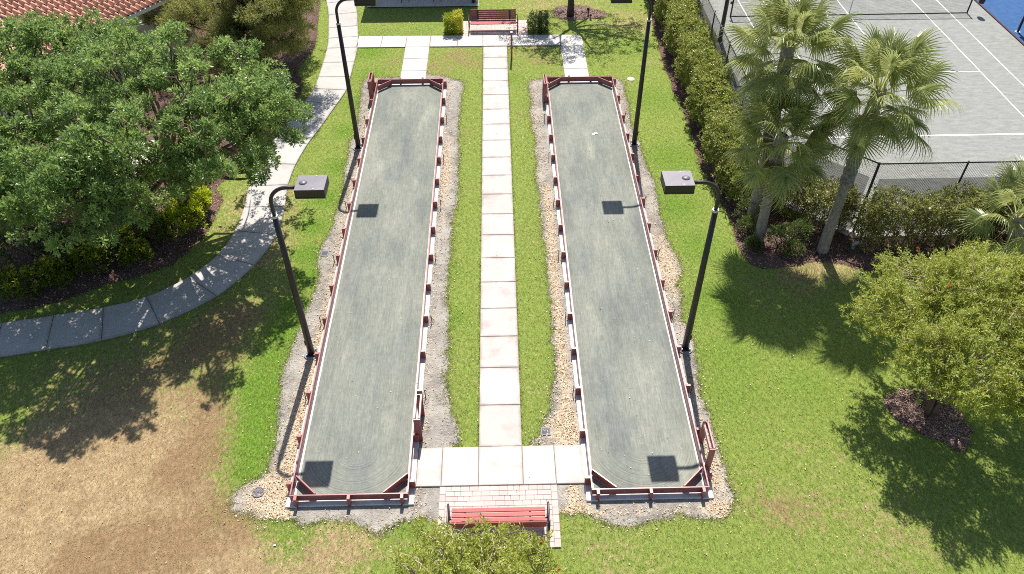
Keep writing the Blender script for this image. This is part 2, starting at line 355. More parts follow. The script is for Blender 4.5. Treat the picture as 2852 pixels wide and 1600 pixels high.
DRY = [(-11.3,9.3,1.3,.75,.1),(-9.5,9.1,.9,.6,.2),(-7.8,9.2,.8,.5,.15),(-5.6,9.05,.7,.4,.1),(-13.2,10.9,1.3,.75,.1),(-10.28,11.6,1.3,0.75,0),(-11.58,10.92,1.2,0.75,0),(-11.99,9.72,1.3,0.8,0),(-8.6,11.26,0.8,0.6,0),(-11.37,13.15,1.3,0.35,0.1),(-9.59,13.52,1.2,0.4,0.1),(-12.56,12.02,1.2,0.5,0.1),(-8.23,13.48,0.7,0.25,0.4),(-8.28,12.42,0.6,0.1,0.7),(-9.03,11.99,0.5,0.1,0.6),(-8.87,9.8,0.6,0,0.9),(-9.83,9.72,0.6,0,0.8),(-10.54,9.53,0.5,0,0.8),(-8.1,10.22,0.5,0.1,0.7),(-7.4,11.05,0.5,0.1,0.6),(-6.6,10.23,0.5,0.2,0.5),(-7.04,9.6,0.6,0.5,0.1),(-8.76,10.74,0.5,0.5,0),(-6.21,9.37,0.7,0.5,0.1),(-4.49,9.64,0.8,0.45,0.1),(-3.74,9.95,0.6,0.4,0.2),(-8.49,14.49,0.8,0.3,0.35),(-8.27,22.89,0.9,0.5,0.15),(-8.15,20.86,0.9,0.45,0.2),(-8.2,17.91,1.1,0.35,0.45),(-9.35,16.89,1.1,0.3,0.5),(-11.01,15.46,1.3,0.3,0.35),(-13.23,15.06,1.3,0.3,0.3),(-8.82,24.89,0.6,0.4,0.1),(-7.73,24.86,0.5,0.35,0.1),(-10.21,23.91,0.8,0.5,0),(-10.34,22.02,0.6,0.35,0.2),(-11.5,19.91,0.8,0.3,0.1),(-14.07,18.8,1,0.25,0.1),(-1.99,35.54,1.3,0.35,0.5),(-3.67,34.38,0.5,0.3,0.2),(-5.18,35.22,0.7,0.3,0.35),(1.92,35.43,0.9,0.3,0.4),(2.4,37.12,0.6,0.2,0.4),(-1.27,28.37,0.8,0.2,0.25),(-1.36,24.69,0.7,0.15,0.2),(0.8,29.91,0.7,0.25,0.3),(0.87,21.72,0.6,0.2,0.15),(-1.39,19.85,0.6,0.15,0.1),(0.98,14.55,0.6,0.2,0.1),(-1.17,16.01,0.6,0.15,0.1),(7.35,39.27,1.3,0.5,0.1),(4.41,41.85,1.6,0.4,0.1),(1.76,41.42,1.2,0.35,0.15),(7.58,35.26,0.7,0.3,0),(5.78,33.33,0.6,0.3,0.2),(11.65,20.03,0.7,0.6,0.1),(10.25,19.55,0.7,0.45,0.3),(9.17,18.59,0.8,0.2,0.35),(9.31,22.42,0.3,0.4,0.1),(6.12,20.28,0.4,0.35,0),(6.31,19.05,0.4,0.3,0),(6.58,10.95,0.8,0.2,0.15),(7.29,10.46,0.6,0.15,0.3),(8.88,9.97,1.2,0.25,0.1),(8.6,12.4,0.8,0.2,0.1),(7.91,13.51,0.6,0.15,0.1),(3.23,9.46,1,0.25,0.05),(2.21,9.17,0.9,0.15,0.05),(-5.14,38.24,0.9,0.2,0.1),(-6.24,38.96,0.6,0.15,0.1),(10.3,9.72,1,0.2,0.15),(-2.11,9.48,0.7,0.3,0.05)]
GREEN = [(-6.11,34.06,0.6,0.5),(-6.37,31.48,0.5,0.6),(-6.6,29.15,0.5,0.6),(-6.56,26.46,0.5,0.6),(-6.72,24.32,0.5,0.7),(-6.9,22.61,0.45,0.7),(-6.81,21.04,0.45,0.8),(-6.71,19.79,0.45,0.8),(-6.77,18.24,0.5,0.8),(-6.9,17.17,0.55,0.8),(-7.04,16.0,0.6,0.8),(-7.08,14.9,0.6,0.9),(-7.02,13.87,0.55,0.9),(-6.92,12.91,0.5,0.8),(-6.97,12.13,0.4,0.7),(-6.39,36.51,0.7,0.6),(-5.99,38.49,0.7,0.3),(-3.93,38.43,0.8,0.3),(7.08,26.65,1,0.5),(6.68,23.46,0.8,0.6),(7.0,31.45,1,0.4),(7.13,21.11,0.8,0.5),(7.09,18.26,0.9,0.5),(6.94,15.81,1,0.4),(6.82,14.26,1,0.35),(6.78,36.55,0.9,0.3),(0.71,33.47,0.4,0.4),(-1.59,17.74,0.4,0.5),(-1.67,20.06,0.4,0.4),(-5.5,9.77,0.5,0.4),(-5.96,10.55,0.4,0.4),(-2.57,10.36,0.5,0.4),(8.9,14.5,1.2,0.3),(-6.84,25.1,0.6,0.3)]
WALK_R = [(-8.75,45.5),(-8.3,44.1),(-7.9,42.6),(-7.56,41.0),(-7.32,39.35),(-7.14,38.1),(-7.03,36.9),(-7.0,35.33),(-7.0,33.86),(-7.03,32.59),(-7.3,31.3),(-7.66,29.7),(-8.05,28.1),(-8.28,26.6),(-8.33,25.2),(-8.19,23.79),(-8.19,22.11),(-8.63,20.46),(-9.55,18.93),(-11.07,17.69),(-12.68,17.0),(-14.28,16.64),(-15.9,16.3),(-17.5,16.0),(-19.2,15.75)]
WALK_L = [(-10.21,45.03),(-9.77,43.67),(-9.39,42.24),(-9.07,40.73),(-8.83,39.13),(-8.66,37.92),(-8.56,36.82),(-8.53,35.31),(-8.53,33.88),(-8.55,32.77),(-8.79,31.63),(-9.15,30.05),(-9.55,28.4),(-9.8,26.75),(-9.86,25.15),(-9.74,23.79),(-9.76,22.38),(-10.06,21.04),(-10.76,19.9),(-11.89,18.96),(-13.15,18.49),(-14.64,18.16),(-16.16,17.85),(-17.75,17.56),(-19.4,17.3)]
CJ = [36.76,35.6,34.46,33.26,31.97,30.69,29.44,28.17,26.89,25.62,24.36,23.12,21.89,20.62,19.37,18.1,16.84,15.54,14.11,12.66]

M_LAWN = m_lawn(); M_CONC = m_concrete('pale_concrete'); M_CONC2 = m_concrete('pink_stained_concrete', (.51, .455, .42), (.26, .205, .185), .7); M_CONC3 = m_concrete('grey_walk_concrete', (.45, .425, .40), (.25, .22, .20), .7); M_COURT = m_court(); M_BED = m_bed()
M_MULCH = m_mulch(); M_MULCH2 = m_mulch('mulch_pale', (.20, .13, .115), (.50, .36, .31))
M_RED = m_redwood()
M_JOINT = m_simple('walk_joint', (.17, .14, .125), .95, .3)
M_CURB = m_simple('curb_concrete', (.60, .57, .54), .9, .12, 5, .2, bump=.3, dirt=(.3, .27, .25))
M_BRONZE = m_simple('dark_bronze_metal', (.022, .014, .018), .5, .25, 5, .5)
M_BRONZE_LIT = m_simple('sunlit_bronze_metal', (.13, .115, .135), .42, .12, 3, .5, dirt=(.20, .18, .20), dirts=5)  # lighter copy of the bronze: sun and sky sheen on lamp tops painted in
M_STEEL = m_simple('galvanised_steel', (.55, .55, .56), .4, .15, 9, .5, metal=.7)
M_FOOT = m_simple('footing_concrete', (.30, .285, .285), .9, .15, 6, .2, bump=.3)
M_STAKE = m_simple('stake_metal', (.075, .05, .035), .6, .3, 12, .4)
M_BENCHRED = m_simple('bench_red_plastic_lumber', (.36, .095, .09), .6, .12, 5, .25, bump=.15, bscale=40, rndv=.08)
M_BENCHBLK = m_simple('bench_black_tube', (.018, .017, .02), .35, .2, 6, .5)

# ================================================================ SETTING
# ---- lawn: one sheet to the horizon, finely divided where the picture looks
def axis(lo, hi, step, far):
    a = list(np.arange(lo, hi + 1e-6, step))
    return np.array([-far, -far * .45, lo * 2] + a + [hi * 2, far * .45, far])
xs = axis(-21, 21, .14, 500); ys = np.array([-500, -200, -60, -10] + list(np.arange(6, 45.01, .14)) + [60, 90, 200, 500])
gx, gy = np.meshgrid(xs, ys); nx, ny = len(xs), len(ys)
lv = np.stack([gx.ravel(), gy.ravel(), np.zeros(gx.size)], 1)
ii = np.arange(nx - 1)[None, :] + np.arange(ny - 1)[:, None] * nx
lf = np.stack([ii, ii + 1, ii + 1 + nx, ii + nx], -1).reshape(-1, 4)

def big_mesh(name, verts, faces, smooth=False):
    m = bpy.data.meshes.new(name); k = faces.shape[1]
    m.vertices.add(len(verts)); m.vertices.foreach_set('co', np.ascontiguousarray(verts, np.float32).ravel())
    m.loops.add(faces.size); m.loops.foreach_set('vertex_index', np.ascontiguousarray(faces, np.int32).ravel())
    m.polygons.add(len(faces)); m.polygons.foreach_set('loop_start', np.arange(0, faces.size, k, dtype=np.int32))
    m.update(calc_edges=True)
    if smooth: m.polygons.foreach_set('use_smooth', np.ones(len(faces), bool))
    return m

def fattr(mesh, name, vals):
    a = mesh.attributes.new(name, 'FLOAT', 'POINT'); a.data.foreach_set('value', np.ascontiguousarray(vals, np.float32))

dry = np.full(len(lv), .0); brown = np.full(len(lv), .02)
for x, y, s, d, b in DRY:
    w = np.exp(-((lv[:, 0] - x) ** 2 + (lv[:, 1] - y) ** 2) / (2 * s * s)); dry += d * w; brown += 1.25 * b * w
for x, y, s, a in GREEN:
    w = np.clip(a * np.exp(-((lv[:, 0] - x) ** 2 + (lv[:, 1] - y) ** 2) / (2 * s * s)), 0, .95); dry *= 1 - w; brown *= 1 - w; dry -= .1 * w
lush = np.zeros(len(lv))
for x, y, s, a in GREEN: lush = np.maximum(lush, a * np.exp(-((lv[:, 0] - x) ** 2 + (lv[:, 1] - y) ** 2) / (2 * s * s)))
m = big_mesh('lawn', lv, lf); fattr(m, 'lush', lush); fattr(m, 'dry', np.clip(dry, -.2, 1)); fattr(m, 'brown', np.clip(brown, 0, 1))
lawn = link('lawn', m, M_LAWN); lawn['kind'] = 'structure'

# ---- bare stone-dust beds round the courts, mulch beds, mulch rings
def bed_attr(o):
    me = o.data
    co = np.zeros(len(me.vertices) * 3, np.float32); me.vertices.foreach_get('co', co); co = co.reshape(-1, 3)
    fattr(me, 'chips', np.full(len(co), .45))
def gridded(name, outline, z, mat, step=.2, sub=6, jit=.035, chips=None):
    """ragged-edged sheet; chips(x,y) -> how thick the wood chip litter lies"""
    o, pts = sheet(name, outline, z, mat, sub, jit)
    bm = bmesh.new(); bm.from_mesh(o.data)
    ys_ = [p[1] for p in pts]
    for y in np.arange(min(ys_) + .4, max(ys_), .5):
        bmesh.ops.bisect_plane(bm, geom=bm.verts[:] + bm.edges[:] + bm.faces[:], plane_co=(0, y, 0), plane_no=(0, 1, 0))
    xs_ = [p[0] for p in pts]
    for x in np.arange(min(xs_) + .3, max(xs_), .4):
        bmesh.ops.bisect_plane(bm, geom=bm.verts[:] + bm.edges[:] + bm.faces[:], plane_co=(x, 0, 0), plane_no=(1, 0, 0))
    bm.to_mesh(o.data); bm.free()
    co = np.array([v.co[:] for v in o.data.vertices])
    fattr(o.data, 'chips', chips(co[:, 0], co[:, 1]))
    return o, pts
def chipL(x, y):
    c = .08 + .5 * np.exp(-((x + 5.85) / .25) ** 2) + .6 * np.exp(-((x + 6.3) ** 2 + (y - 11.3) ** 2) / .7)
    c += .45 * np.exp(-((x + 2.3) / .2) ** 2) + .35 * np.exp(-((x + 2.1) ** 2 / .1 + (y - 26) ** 2 / 6)) + .4 * np.exp(-((x + 5.9) ** 2 / .15 + (y - 14) ** 2 / 8))
    return np.clip(c, 0, 1)
def chipR(x, y):
    c = .08 + .6 * np.exp(-((x - 1.85) / .28) ** 2) * (y < 25) + .35 * np.exp(-((x - 5.6) / .2) ** 2) + .5 * np.exp(-((x - 1.4) ** 2 + (y - 13.2) ** 2) / .5)
    c += .45 * np.exp(-((x - 5.9) ** 2 / .3 + (y - 20) ** 2 / 5)) + .5 * np.exp(-((x - 5.6) ** 2 / .1 + (y - 11.8) ** 2 / 2)) + .35 * np.exp(-((y - 10.6) / .2) ** 2)
    c += .3 * (x < 2) * (y > 25)
    return np.clip(c, 0, 1)
bedL, ptsL = gridded('gravel_bed', BED_L, .004, M_BED, chips=chipL)
bedR, ptsR = gridded('gravel_bed', BED_R, .004, M_BED, chips=chipR)
near = (np.abs(lv[:, 0]) < 9) & (lv[:, 1] > 8) & (lv[:, 1] < 35); nv = lv[near][:, :2]; dmin = np.full(len(nv), 9.0)
for q in list(ptsL) + list(ptsR): dmin = np.minimum(dmin, np.hypot(nv[:, 0] - q[0], nv[:, 1] - q[1]))
soil = np.zeros(len(lv)); soil[near] = .62 * np.exp(-(dmin / .22) ** 2); fattr(lawn.data, 'soil', soil)
mulL, ptsML = sheet('mulch_bed', MULCH_L, .004, M_MULCH, 5, .04)
mulR, ptsMR = sheet('mulch_bed', MULCH_R, .004, M_MULCH, 5, .04)
ring1, ptsR1 = sheet('mulch_ring', RING_TREE, .006, M_MULCH2, 6, .04)
ring2, ptsR2 = sheet('mulch_ring', RING_BB, .006, M_MULCH2, 6, .04)

# ---- concrete walks, slab by slab
def slab_mesh(corners, h=.05, bev=.009, gap=.007):
    """corners: counter-clockwise outline (world xy) of one slab; returns mesh in world coordinates"""
    c = [Vector((p[0], p[1], 0)) for p in corners]; n = len(c)
    def inset(d):
        out = []
        for i in range(n):
            e1 = (c[i] - c[i - 1]).normalized(); e2 = (c[(i + 1) % n] - c[i]).normalized()
            n1 = Vector((-e1.y, e1.x, 0)); n2 = Vector((-e2.y, e2.x, 0)); b = n1 + n2
            k = b.length_squared
            out.append(c[i] + b * (2 * d / k if k > .2 else 0))
        return out
    a = inset(gap); b = inset(gap + bev); e = inset(gap + .10)
    v = [(p.x, p.y, -.02) for p in a] + [(p.x, p.y, h - bev) for p in a] + [(p.x, p.y, h) for p in b] + [(p.x, p.y, h) for p in e]
    f = [(i, (i + 1) % n, (i + 1) % n + n, i + n) for i in range(n)] + [(i + n, (i + 1) % n + n, (i + 1) % n + 2 * n, i + 2 * n) for i in range(n)]
    f += [(i + 2 * n, (i + 1) % n + 2 * n, (i + 1) % n + 3 * n, i + 3 * n) for i in range(n)]
    f += [tuple(range(3 * n, 4 * n))]
    m = bpy.data.meshes.new('slab'); m.from_pydata(v, [], f); m.update()
    fattr(m, 'edge', [1] * (3 * n) + [0] * n)
    return m
def base_strip(name, outline, z=.012, label=None):
    m = bpy.data.meshes.new(name); m.from_pydata([(x, y, z) for x, y in outline], [], [tuple(range(len(outline)))])
    o = link(name, m, M_JOINT); o['kind'] = 'structure'; return o
def slab(parent, corners, mat=None): return link('slab', slab_mesh(corners), mat or M_CONC, parent)

WL, WR_ = -.71, .494
cw = base_strip('centre_walk', [(WL + .02, 12.67), (WR_ - .02, 12.67), (WR_ - .02, 36.74), (WL + .02, 36.74)])
for a, b in zip(CJ[:-1], CJ[1:]): slab(cw, [(WL, b), (WR_, b), (WR_, a), (WL, a)], M_CONC2)
nw = base_strip('near_cross_walk', [(-2.36, 11.45), (2.12, 11.45), (2.12, 12.65), (-2.36, 12.65)])
jx = [-2.38, -1.705, -.71, .488, 1.37, 2.14]
for a, b in zip(jx[:-1], jx[1:]): slab(nw, [(a, 11.43), (b, 11.43), (b, 12.67), (a, 12.67)])
fwk = base_strip('far_cross_walk', [(-7.05, 36.86), (4.3, 36.8), (4.3, 38.0), (-7.1, 38.1)])
jx = [-7.11, -5.88, -4.63, -3.41, -2.01, -.73, .497, 1.87, 3.2]
for a, b in zip(jx[:-1], jx[1:]): slab(fwk, [(a, 36.86 - .004 * (a + 7)), (b, 36.86 - .004 * (b + 7)), (b, 38.12 - .012 * (b + 7)), (a, 38.12 - .012 * (a + 7))])
slab(fwk, [(3.2, 36.7), (4.36, 36.7), (4.36, 37.6), (4.28, 37.84), (4.1, 37.95), (3.2, 37.98)])
for nm, x0, x1 in (('left_court_walk', -4.63, -3.41), ('right_court_walk', 3.17, 4.34)):
    y1 = 36.86 if x0 < 0 else 36.7
    bw = base_strip(nm, [(x0 + .02, 33.3), (x1 - .02, 33.3), (x1 - .02, y1 - .02), (x0 + .02, y1 - .02)])
    jy_ = [33.28, 34.35, 35.6, y1]
    for a, b in zip(jy_[:-1], jy_[1:]): slab(bw, [(x0, a), (x1, a), (x1, b), (x0, b)])
# curved walk
cl_, cr_ = crom(WALK_L, 6, False), crom(WALK_R, 6, False)
ol = [tuple(p) for p in cl_] + [tuple(p) for p in cr_[::-1]]
ol_in = [tuple(a * .985 + b * .015) for a, b in zip(cl_, cr_)] + [tuple(b * .985 + a * .015) for a, b in list(zip(cl_, cr_))[::-1]]
cvw = bpy.data.meshes.new('curved_walk'); k = len(cl_)
cvw.from_pydata([(x, y, .012) for x, y in ol_in], [], [(i, i + 1, 2 * k - 2 - i, 2 * k - 1 - i) for i in range(k - 1)])
cvo = link('curved_walk', cvw, M_JOINT); cvo['kind'] = 'structure'
for i in range(len(WALK_L) - 1):
    a = cl_[i * 6:i * 6 + 7]; b = cr_[i * 6:i * 6 + 7]
    slab(cvo, [tuple(p) for p in a] + [tuple(p) for p in b[::-1]], M_CONC3)

# ---- paver pads
def m_paver():
    t = NT('paver'); geo = t.n('NewGeometry'); co = geo.outputs['Position']
    c = t.ramp(t.rnd(), [(0, (.52, .38, .355)), (.35, (.57, .445, .41)), (.7, (.60, .50, .44)), (1, (.56, .41, .385))])
    c = t.mix(t.ramp(t.noise(co, 5, 5, .6), [(.35, 0), (.75, .4)]), c, (.42, .33, .30))
    c = t.mix(t.ramp(t.noise(co, 80, 2, .5), [(.3, .25), (.5, 0)]), c, (.3, .24, .22))
    t.col(c); t.rough(.9); t.spec(.2); t.bump(t.noise(co, 90, 3), .3, .004)
    return t.m
M_PAVER = m_paver(); M_PJOINT = m_simple('paver_joint_sand', (.32, .26, .235), .95, .2)
def paver_pad(name, x0, x1, y0, y1, row=.152):
    base = base_strip(name, [(x0 + .01, y0 + .01), (x1 - .01, y0 + .01), (x1 - .01, y1 - .01), (x0 + .01, y1 - .01)], .014)
    base.data.materials.clear(); base.data.materials.append(M_PJOINT)
    cache = {}
    def pv(cx, cy, w, d):
        key = (round(w, 3), round(d, 3))
        if key not in cache: cache[key] = MB().box((0, 0, 0), (w - .007, d - .007, .06), bev=.006).mesh('paver')
        o = link('paver', cache[key], M_PAVER, base); o.location = (cx, cy, .016 + random.uniform(-.002, .002)); o.rotation_euler = (0, 0, random.gauss(0, .004))
    bw, bh = .165, .235
    n = max(2, round((y1 - y0) / bh)); bh = (y1 - y0) / n
    for k in range(n):
        pv(x0 + bw / 2, y0 + (k + .5) * bh, bw, bh); pv(x1 - bw / 2, y0 + (k + .5) * bh, bw, bh)
    n = round((y1 - y0) / row); row = (y1 - y0) / n
    for k in range(n):
        x = x0 + bw; xe = x1 - bw
        while x < xe - .02:
            w = random.choice((.155, .235, .235, .31))
            if xe - x - w < .12: w = xe - x
            if w > .42: w = .235
            pv(x + w / 2, y0 + (k + .5) * row, w, row); x += w
    return base
paver_pad('near_paver_pad', -1.735, 1.38, 9.62, 11.41)
paver_pad('far_paver_pad', -1.78, 1.62, 38.06, 39.75, .2)

# ---- patio under the pavilion, house terrace, tennis court
pat = base_strip('patio', [(-7.1, 41.62), (-1.0, 41.58), (-1.0, 47.5), (-7.1, 47.5)], .06); pat.data.materials[0] = M_CONC
ter = base_strip('house_terrace', [(-14.7, 26.1), (-13.9, 26.3), (-14.4, 28.5), (-15.8, 28.9), (-17.6, 27.3), (-17.4, 26.6)], .03); ter.data.materials[0] = M_CONC
def m_tennis():
    t = NT('clay_green_court'); co = t.coord()
    a = t.noise(t.coord(scale=(.6, 1.6, 1)), 3.2, 7, .72); f = t.noise(t.coord(scale=(.5, 1.2, 1)), 22, 4, .7)
    c = t.mix(t.ramp(a, [(.3, 0), (.7, 1)]), (.20, .205, .19), (.32, .32, .30))
    c = t.mix(t.ramp(f, [(.32, .55), (.52, 0)]), c, (.17, .175, .165))
    t.col(c); t.rough(.95); t.spec(.1); t.bump(f, .3, .01)
    return t.m
M_TEN = m_tennis(); M_LINE = m_simple('white_court_tape', (.78, .78, .76), .7, .06, 3)
M_BLUE = m_simple('blue_acrylic_surface', (.025, .085, .22), .75, .2, 3, .2, bump=.2)
TX, TY, TA = 13.48, 28.04, .0054
def T(u, w): return (TX + math.cos(TA) * u - math.sin(TA) * w, TY + math.sin(TA) * u + math.cos(TA) * w)
tc_ = base_strip('tennis_court', [(12.9, 21.62), (34, 21.7), (34, 50), (9.8, 50), (9.8, 24.7)], .010); tc_.data.materials[0] = M_TEN
def tline(u0, w0, u1, w1, w=.05):
    ux, wy = (w / 2, 0) if abs(u1 - u0) < 1e-6 else (0, w / 2)
    p = [T(u0 - ux, w0 - wy), T(u1 + ux, w0 - wy) if wy else T(u0 + ux, w0), T(u1 + ux, w1 + wy), T(u0 - ux, w1 + wy)]
    m = bpy.data.meshes.new('court_line'); m.from_pydata([(x, y, .0145) for x, y in p], [], [(0, 1, 2, 3)])
    return link('court_line', m, M_LINE, tc_)
for u in (0, 1.37, 9.6, 10.97): tline(u, 0.03, u, 23.7)
tline(1.40, 5.485, 9.57, 5.485); tline(1.40, 18.3, 9.57, 18.3); tline(5.485, 5.515, 5.485, 18.27); tline(.03, 0, 10.94, 0, .09)
blue = base_strip('blue_side_court', [(26.5, 33.0), (40, 33.0), (40, 52), (26.5, 52)], .016); blue.data.materials[0] = M_BLUE

# ================================================================ BOCCE COURTS
def plank(c, d, rz=0): return MB().box((0, 0, 0), d, bev=.006)
def bocce(name, cx, side):
    """origin at the centre of the court; x half-width 1.545 to the outer face of the boards"""
    root = empty(name, (cx, 22.03, 0)); hw, hl = 1.545, 10.985
    tag(root, f'{side} bocce court, grey stone dust inside low red board walls', 'bocce court')
    cb = MB()
    for s in (-1, 1):
        cb.box((s * (hw - .02), 0, .03), (.30, 2 * hl + .30, .06), bev=.01)
        cb.box((0, s * (hl - .02), .031), (2 * hw - .36, .30, .058), bev=.01)
    cb.build('curb', M_CURB, root)
    m = bpy.data.meshes.new('playing_surface')
    w, l = hw - .10, hl - .10
    m.from_pydata([(-w, -l, .064), (w, -l, .064), (w, l, .064), (-w, l, .064)], [], [(0, 1, 2, 3)])
    link('playing_surface', m, M_COURT, root)
    BH, Z0, TH = .238, .10, .042
    L = 2 * (hl - TH) / 6
    pm = MB().box((0, 0, 0), (TH, L - .006, BH), bev=.005).mesh('side_board')
    for s in (-1, 1):
        for k in range(6):
            o = link('side_board', pm, M_RED, root); o.location = (s * (hw - TH / 2), -hl + TH + (k + .5) * L, Z0 + BH / 2); o.rotation_euler = (random.gauss(0, .0006), 0, random.gauss(0, .0005))
    em = MB().box((0, 0, 0), (2 * hw, TH - .004, BH), bev=.005).mesh('end_board')
    for s in (-1, 1):
        o = link('end_board', em, M_RED, root); o.location = (0, s * (hl - TH / 2 + .002), Z0 + BH / 2 + .002)
    # posts bolted outside
    psm = MB().box((0, 0, 0), (.14, .088, .36), bev=.008).mesh('post')
    PY = [11.42, 12.92, 14.46, 15.99, 17.51, 19.02, 20.53, 22.04, 23.55, 25.03, 26.53, 28.05, 29.55, 31.2, 32.72]
    for s in (-1, 1):
        for y in PY:
            o = link('post', psm, M_RED, root); o.location = (s * (hw + .072), y - 22.03 + random.gauss(0, .012), .175 + random.gauss(0, .006)); o.rotation_euler = (0, 0, random.gauss(0, .02))
    pem = MB().box((0, 0, 0), (.088, .14, .36), bev=.008).mesh('post')
    for s in (-1, 1):
        for x in ((-1.38, 0, 1.38) if s < 0 else (-1.38, -.48, .55, 1.38)):
            o = link('post', pem, M_RED, root); o.location = (x, s * (hl + .072), .176); o.rotation_euler = (0, 0, random.gauss(0, .02))
    # corner boards
    a = Vector((hw - TH - .03, hl - .63)); b = Vector((hw - .66, hl - TH - .03)); d = (a - b); Lc = d.length
    cm = MB().box((0, 0, 0), (Lc, TH, BH), bev=.005).mesh('corner_board')
    for sx in (-1, 1):
        for sy in (-1, 1):
            o = link('corner_board', cm, M_RED, root); c = (a + b) / 2
            o.location = (sx * c.x, sy * c.y, Z0 + BH / 2 - .002); o.rotation_euler = (0, 0, math.atan2(sy * d.y, sx * d.x))
    return root
bocce('bocce_court', -4.06, 'left'); bocce('bocce_court', 3.80, 'right')

def rake_rack(x, y0, y1, w, label):
    root = empty('rake_rack', (x, (y0 + y1) / 2, 0)); L = y1 - y0
    tag(root, label, 'rake rack', 'red wooden racks beside the courts')
    for s in (-1, 1): MB().box((0, s * (L / 2 - .02), .49), (w, .042, .98), bev=.005).build('upright', M_RED, root)
    for s in (-1, 1): MB().box((s * (w / 2 - .028), 0, .93), (.052, L - .09, .12), bev=.005).build('rail', M_RED, root)
    return root
rake_rack(-2.37, 12.92, 13.82, .19, "red wooden rake rack at near end of left court's right side")
rake_rack(5.46, 11.76, 12.68, .16, "red wooden rake rack at near end of right court's right side")
rake_rack(-5.74, 31.62, 32.5, .185, "red wooden rake rack at far end of left court's left side")
rake_rack(2.11, 31.2, 32.1, .15, "red wooden rake rack at far end of right court's left side")

ORD = ['first', 'second', 'third', 'fourth', 'fifth', 'sixth']
sk = MB().tube([(0, 0, 0), (0, 0, .34)], .014, 6).tube([(-.0, 0, .34), (.05, .0, .355)], .012, 6).mesh('metal_stake')
for cn, x, bs in (('left', -5.83, 'left'), ('left', -2.29, 'right'), ('right', 2.03, 'left'), ('right', 5.52, 'right')):
    for k, y in enumerate((14.46, 17.53, 20.57, 23.63, 26.72, 29.73)):
        o = link('metal_stake', sk, M_STAKE); o.location = (x + random.gauss(0, .015), y, 0); o.rotation_euler = (random.gauss(0, .04), random.gauss(0, .05), random.uniform(0, 6.3))
        tag(o, f"thin brown metal stake outside {cn} court's {bs} board, {ORD[k]} from near end", 'stake', 'thin stakes along the court boards')

# ================================================================ LAMP POSTS
def lamp(x, y, s, label):
    """s=+1: arm reaches towards +x"""
    root = empty('lamp_post', (x, y, 0)); tag(root, label, 'lamp post', 'black lamp posts beside the courts')
    MB().tube([(0, 0, -.1), (0, 0, .05)], .24, 20).build('footing', M_FOOT, root)
    MB().box((0, 0, .065), (.30, .30, .03), bev=.005).build('base_plate', M_BRONZE, root)
    for a in (-1, 1):
        for b in (-1, 1): MB().tube([(a * .115, b * .115, .07), (a * .115, b * .115, .13)], .014, 6).build('bolt', M_STEEL, root)
    MB().tube([(0, 0, .08), (0, 0, 2.7), (0, 0, 5.46)], [.105, .09, .075], 16).build('pole', M_BRONZE, root)
    MB().box((-s * .10, 0, .55), (.05, .10, .2), bev=.01).build('hand_hole_cover', M_BRONZE, root)
    MB().tube([(0, 0, 5.40), (0, 0, 5.47)], .084, 16).build('collar', M_STEEL, root)
    r = .5; pts = [(0, 0, 5.3), (0, 0, 5.80)] + [(s * r * (1 - math.cos(a)), 0, 5.85 + r * math.sin(a)) for a in np.linspace(.0, math.pi / 2, 10)] + [(s * .80, 0, 6.35)]
    MB().tube(pts, .052, 12).build('arm', M_BRONZE, root)
    bx = s * 1.14
    hd = MB(); hd.box((bx, 0, 6.355), (.76, .66, .27), bev=.012)
    h = hd.build('lamp_head', M_BRONZE, root)
    MB().box((bx, 0, 6.4915), (.752, .652, .006), bev=.002).build('sunlit_top', M_BRONZE_LIT, h)  # thin sheet added to carry the painted sunlit tone of the head's top
    MB().box((bx, 0, 6.211), (.66, .56, .02)).build('lens', M_SMOKE, h)
    MB().tube([(bx - s * .2, 0, 6.492), (bx - s * .2, 0, 6.515), (bx - s * .2, 0, 6.535)], [.11, .09, .03], 14).build('hub_boss', M_BRONZE_LIT, h)
    MB().box((bx, 0, 6.262), (.775, .675, .018), bev=.004).build('door_frame', M_BRONZE, h)
    for q in (-.28, .28): MB().tube([(bx + .1, q, 6.49), (bx + .1, q, 6.505)], .014, 6).build('bolt', M_STEEL, h)
    return root
M_SMOKE = m_simple('lamp_lens', (.10, .10, .10), .2, .1, 3, .5)
lamp(-5.93, 16.26, 1, 'black shoebox lamp post at near end of left court')
lamp(5.69, 16.2, -1, 'black shoebox lamp post at near end of right court')
lamp(-5.88, 27.8, 1, 'black shoebox lamp post at far half of left court')
lamp(5.67, 27.75, -1, 'black shoebox lamp post at far half of right court')

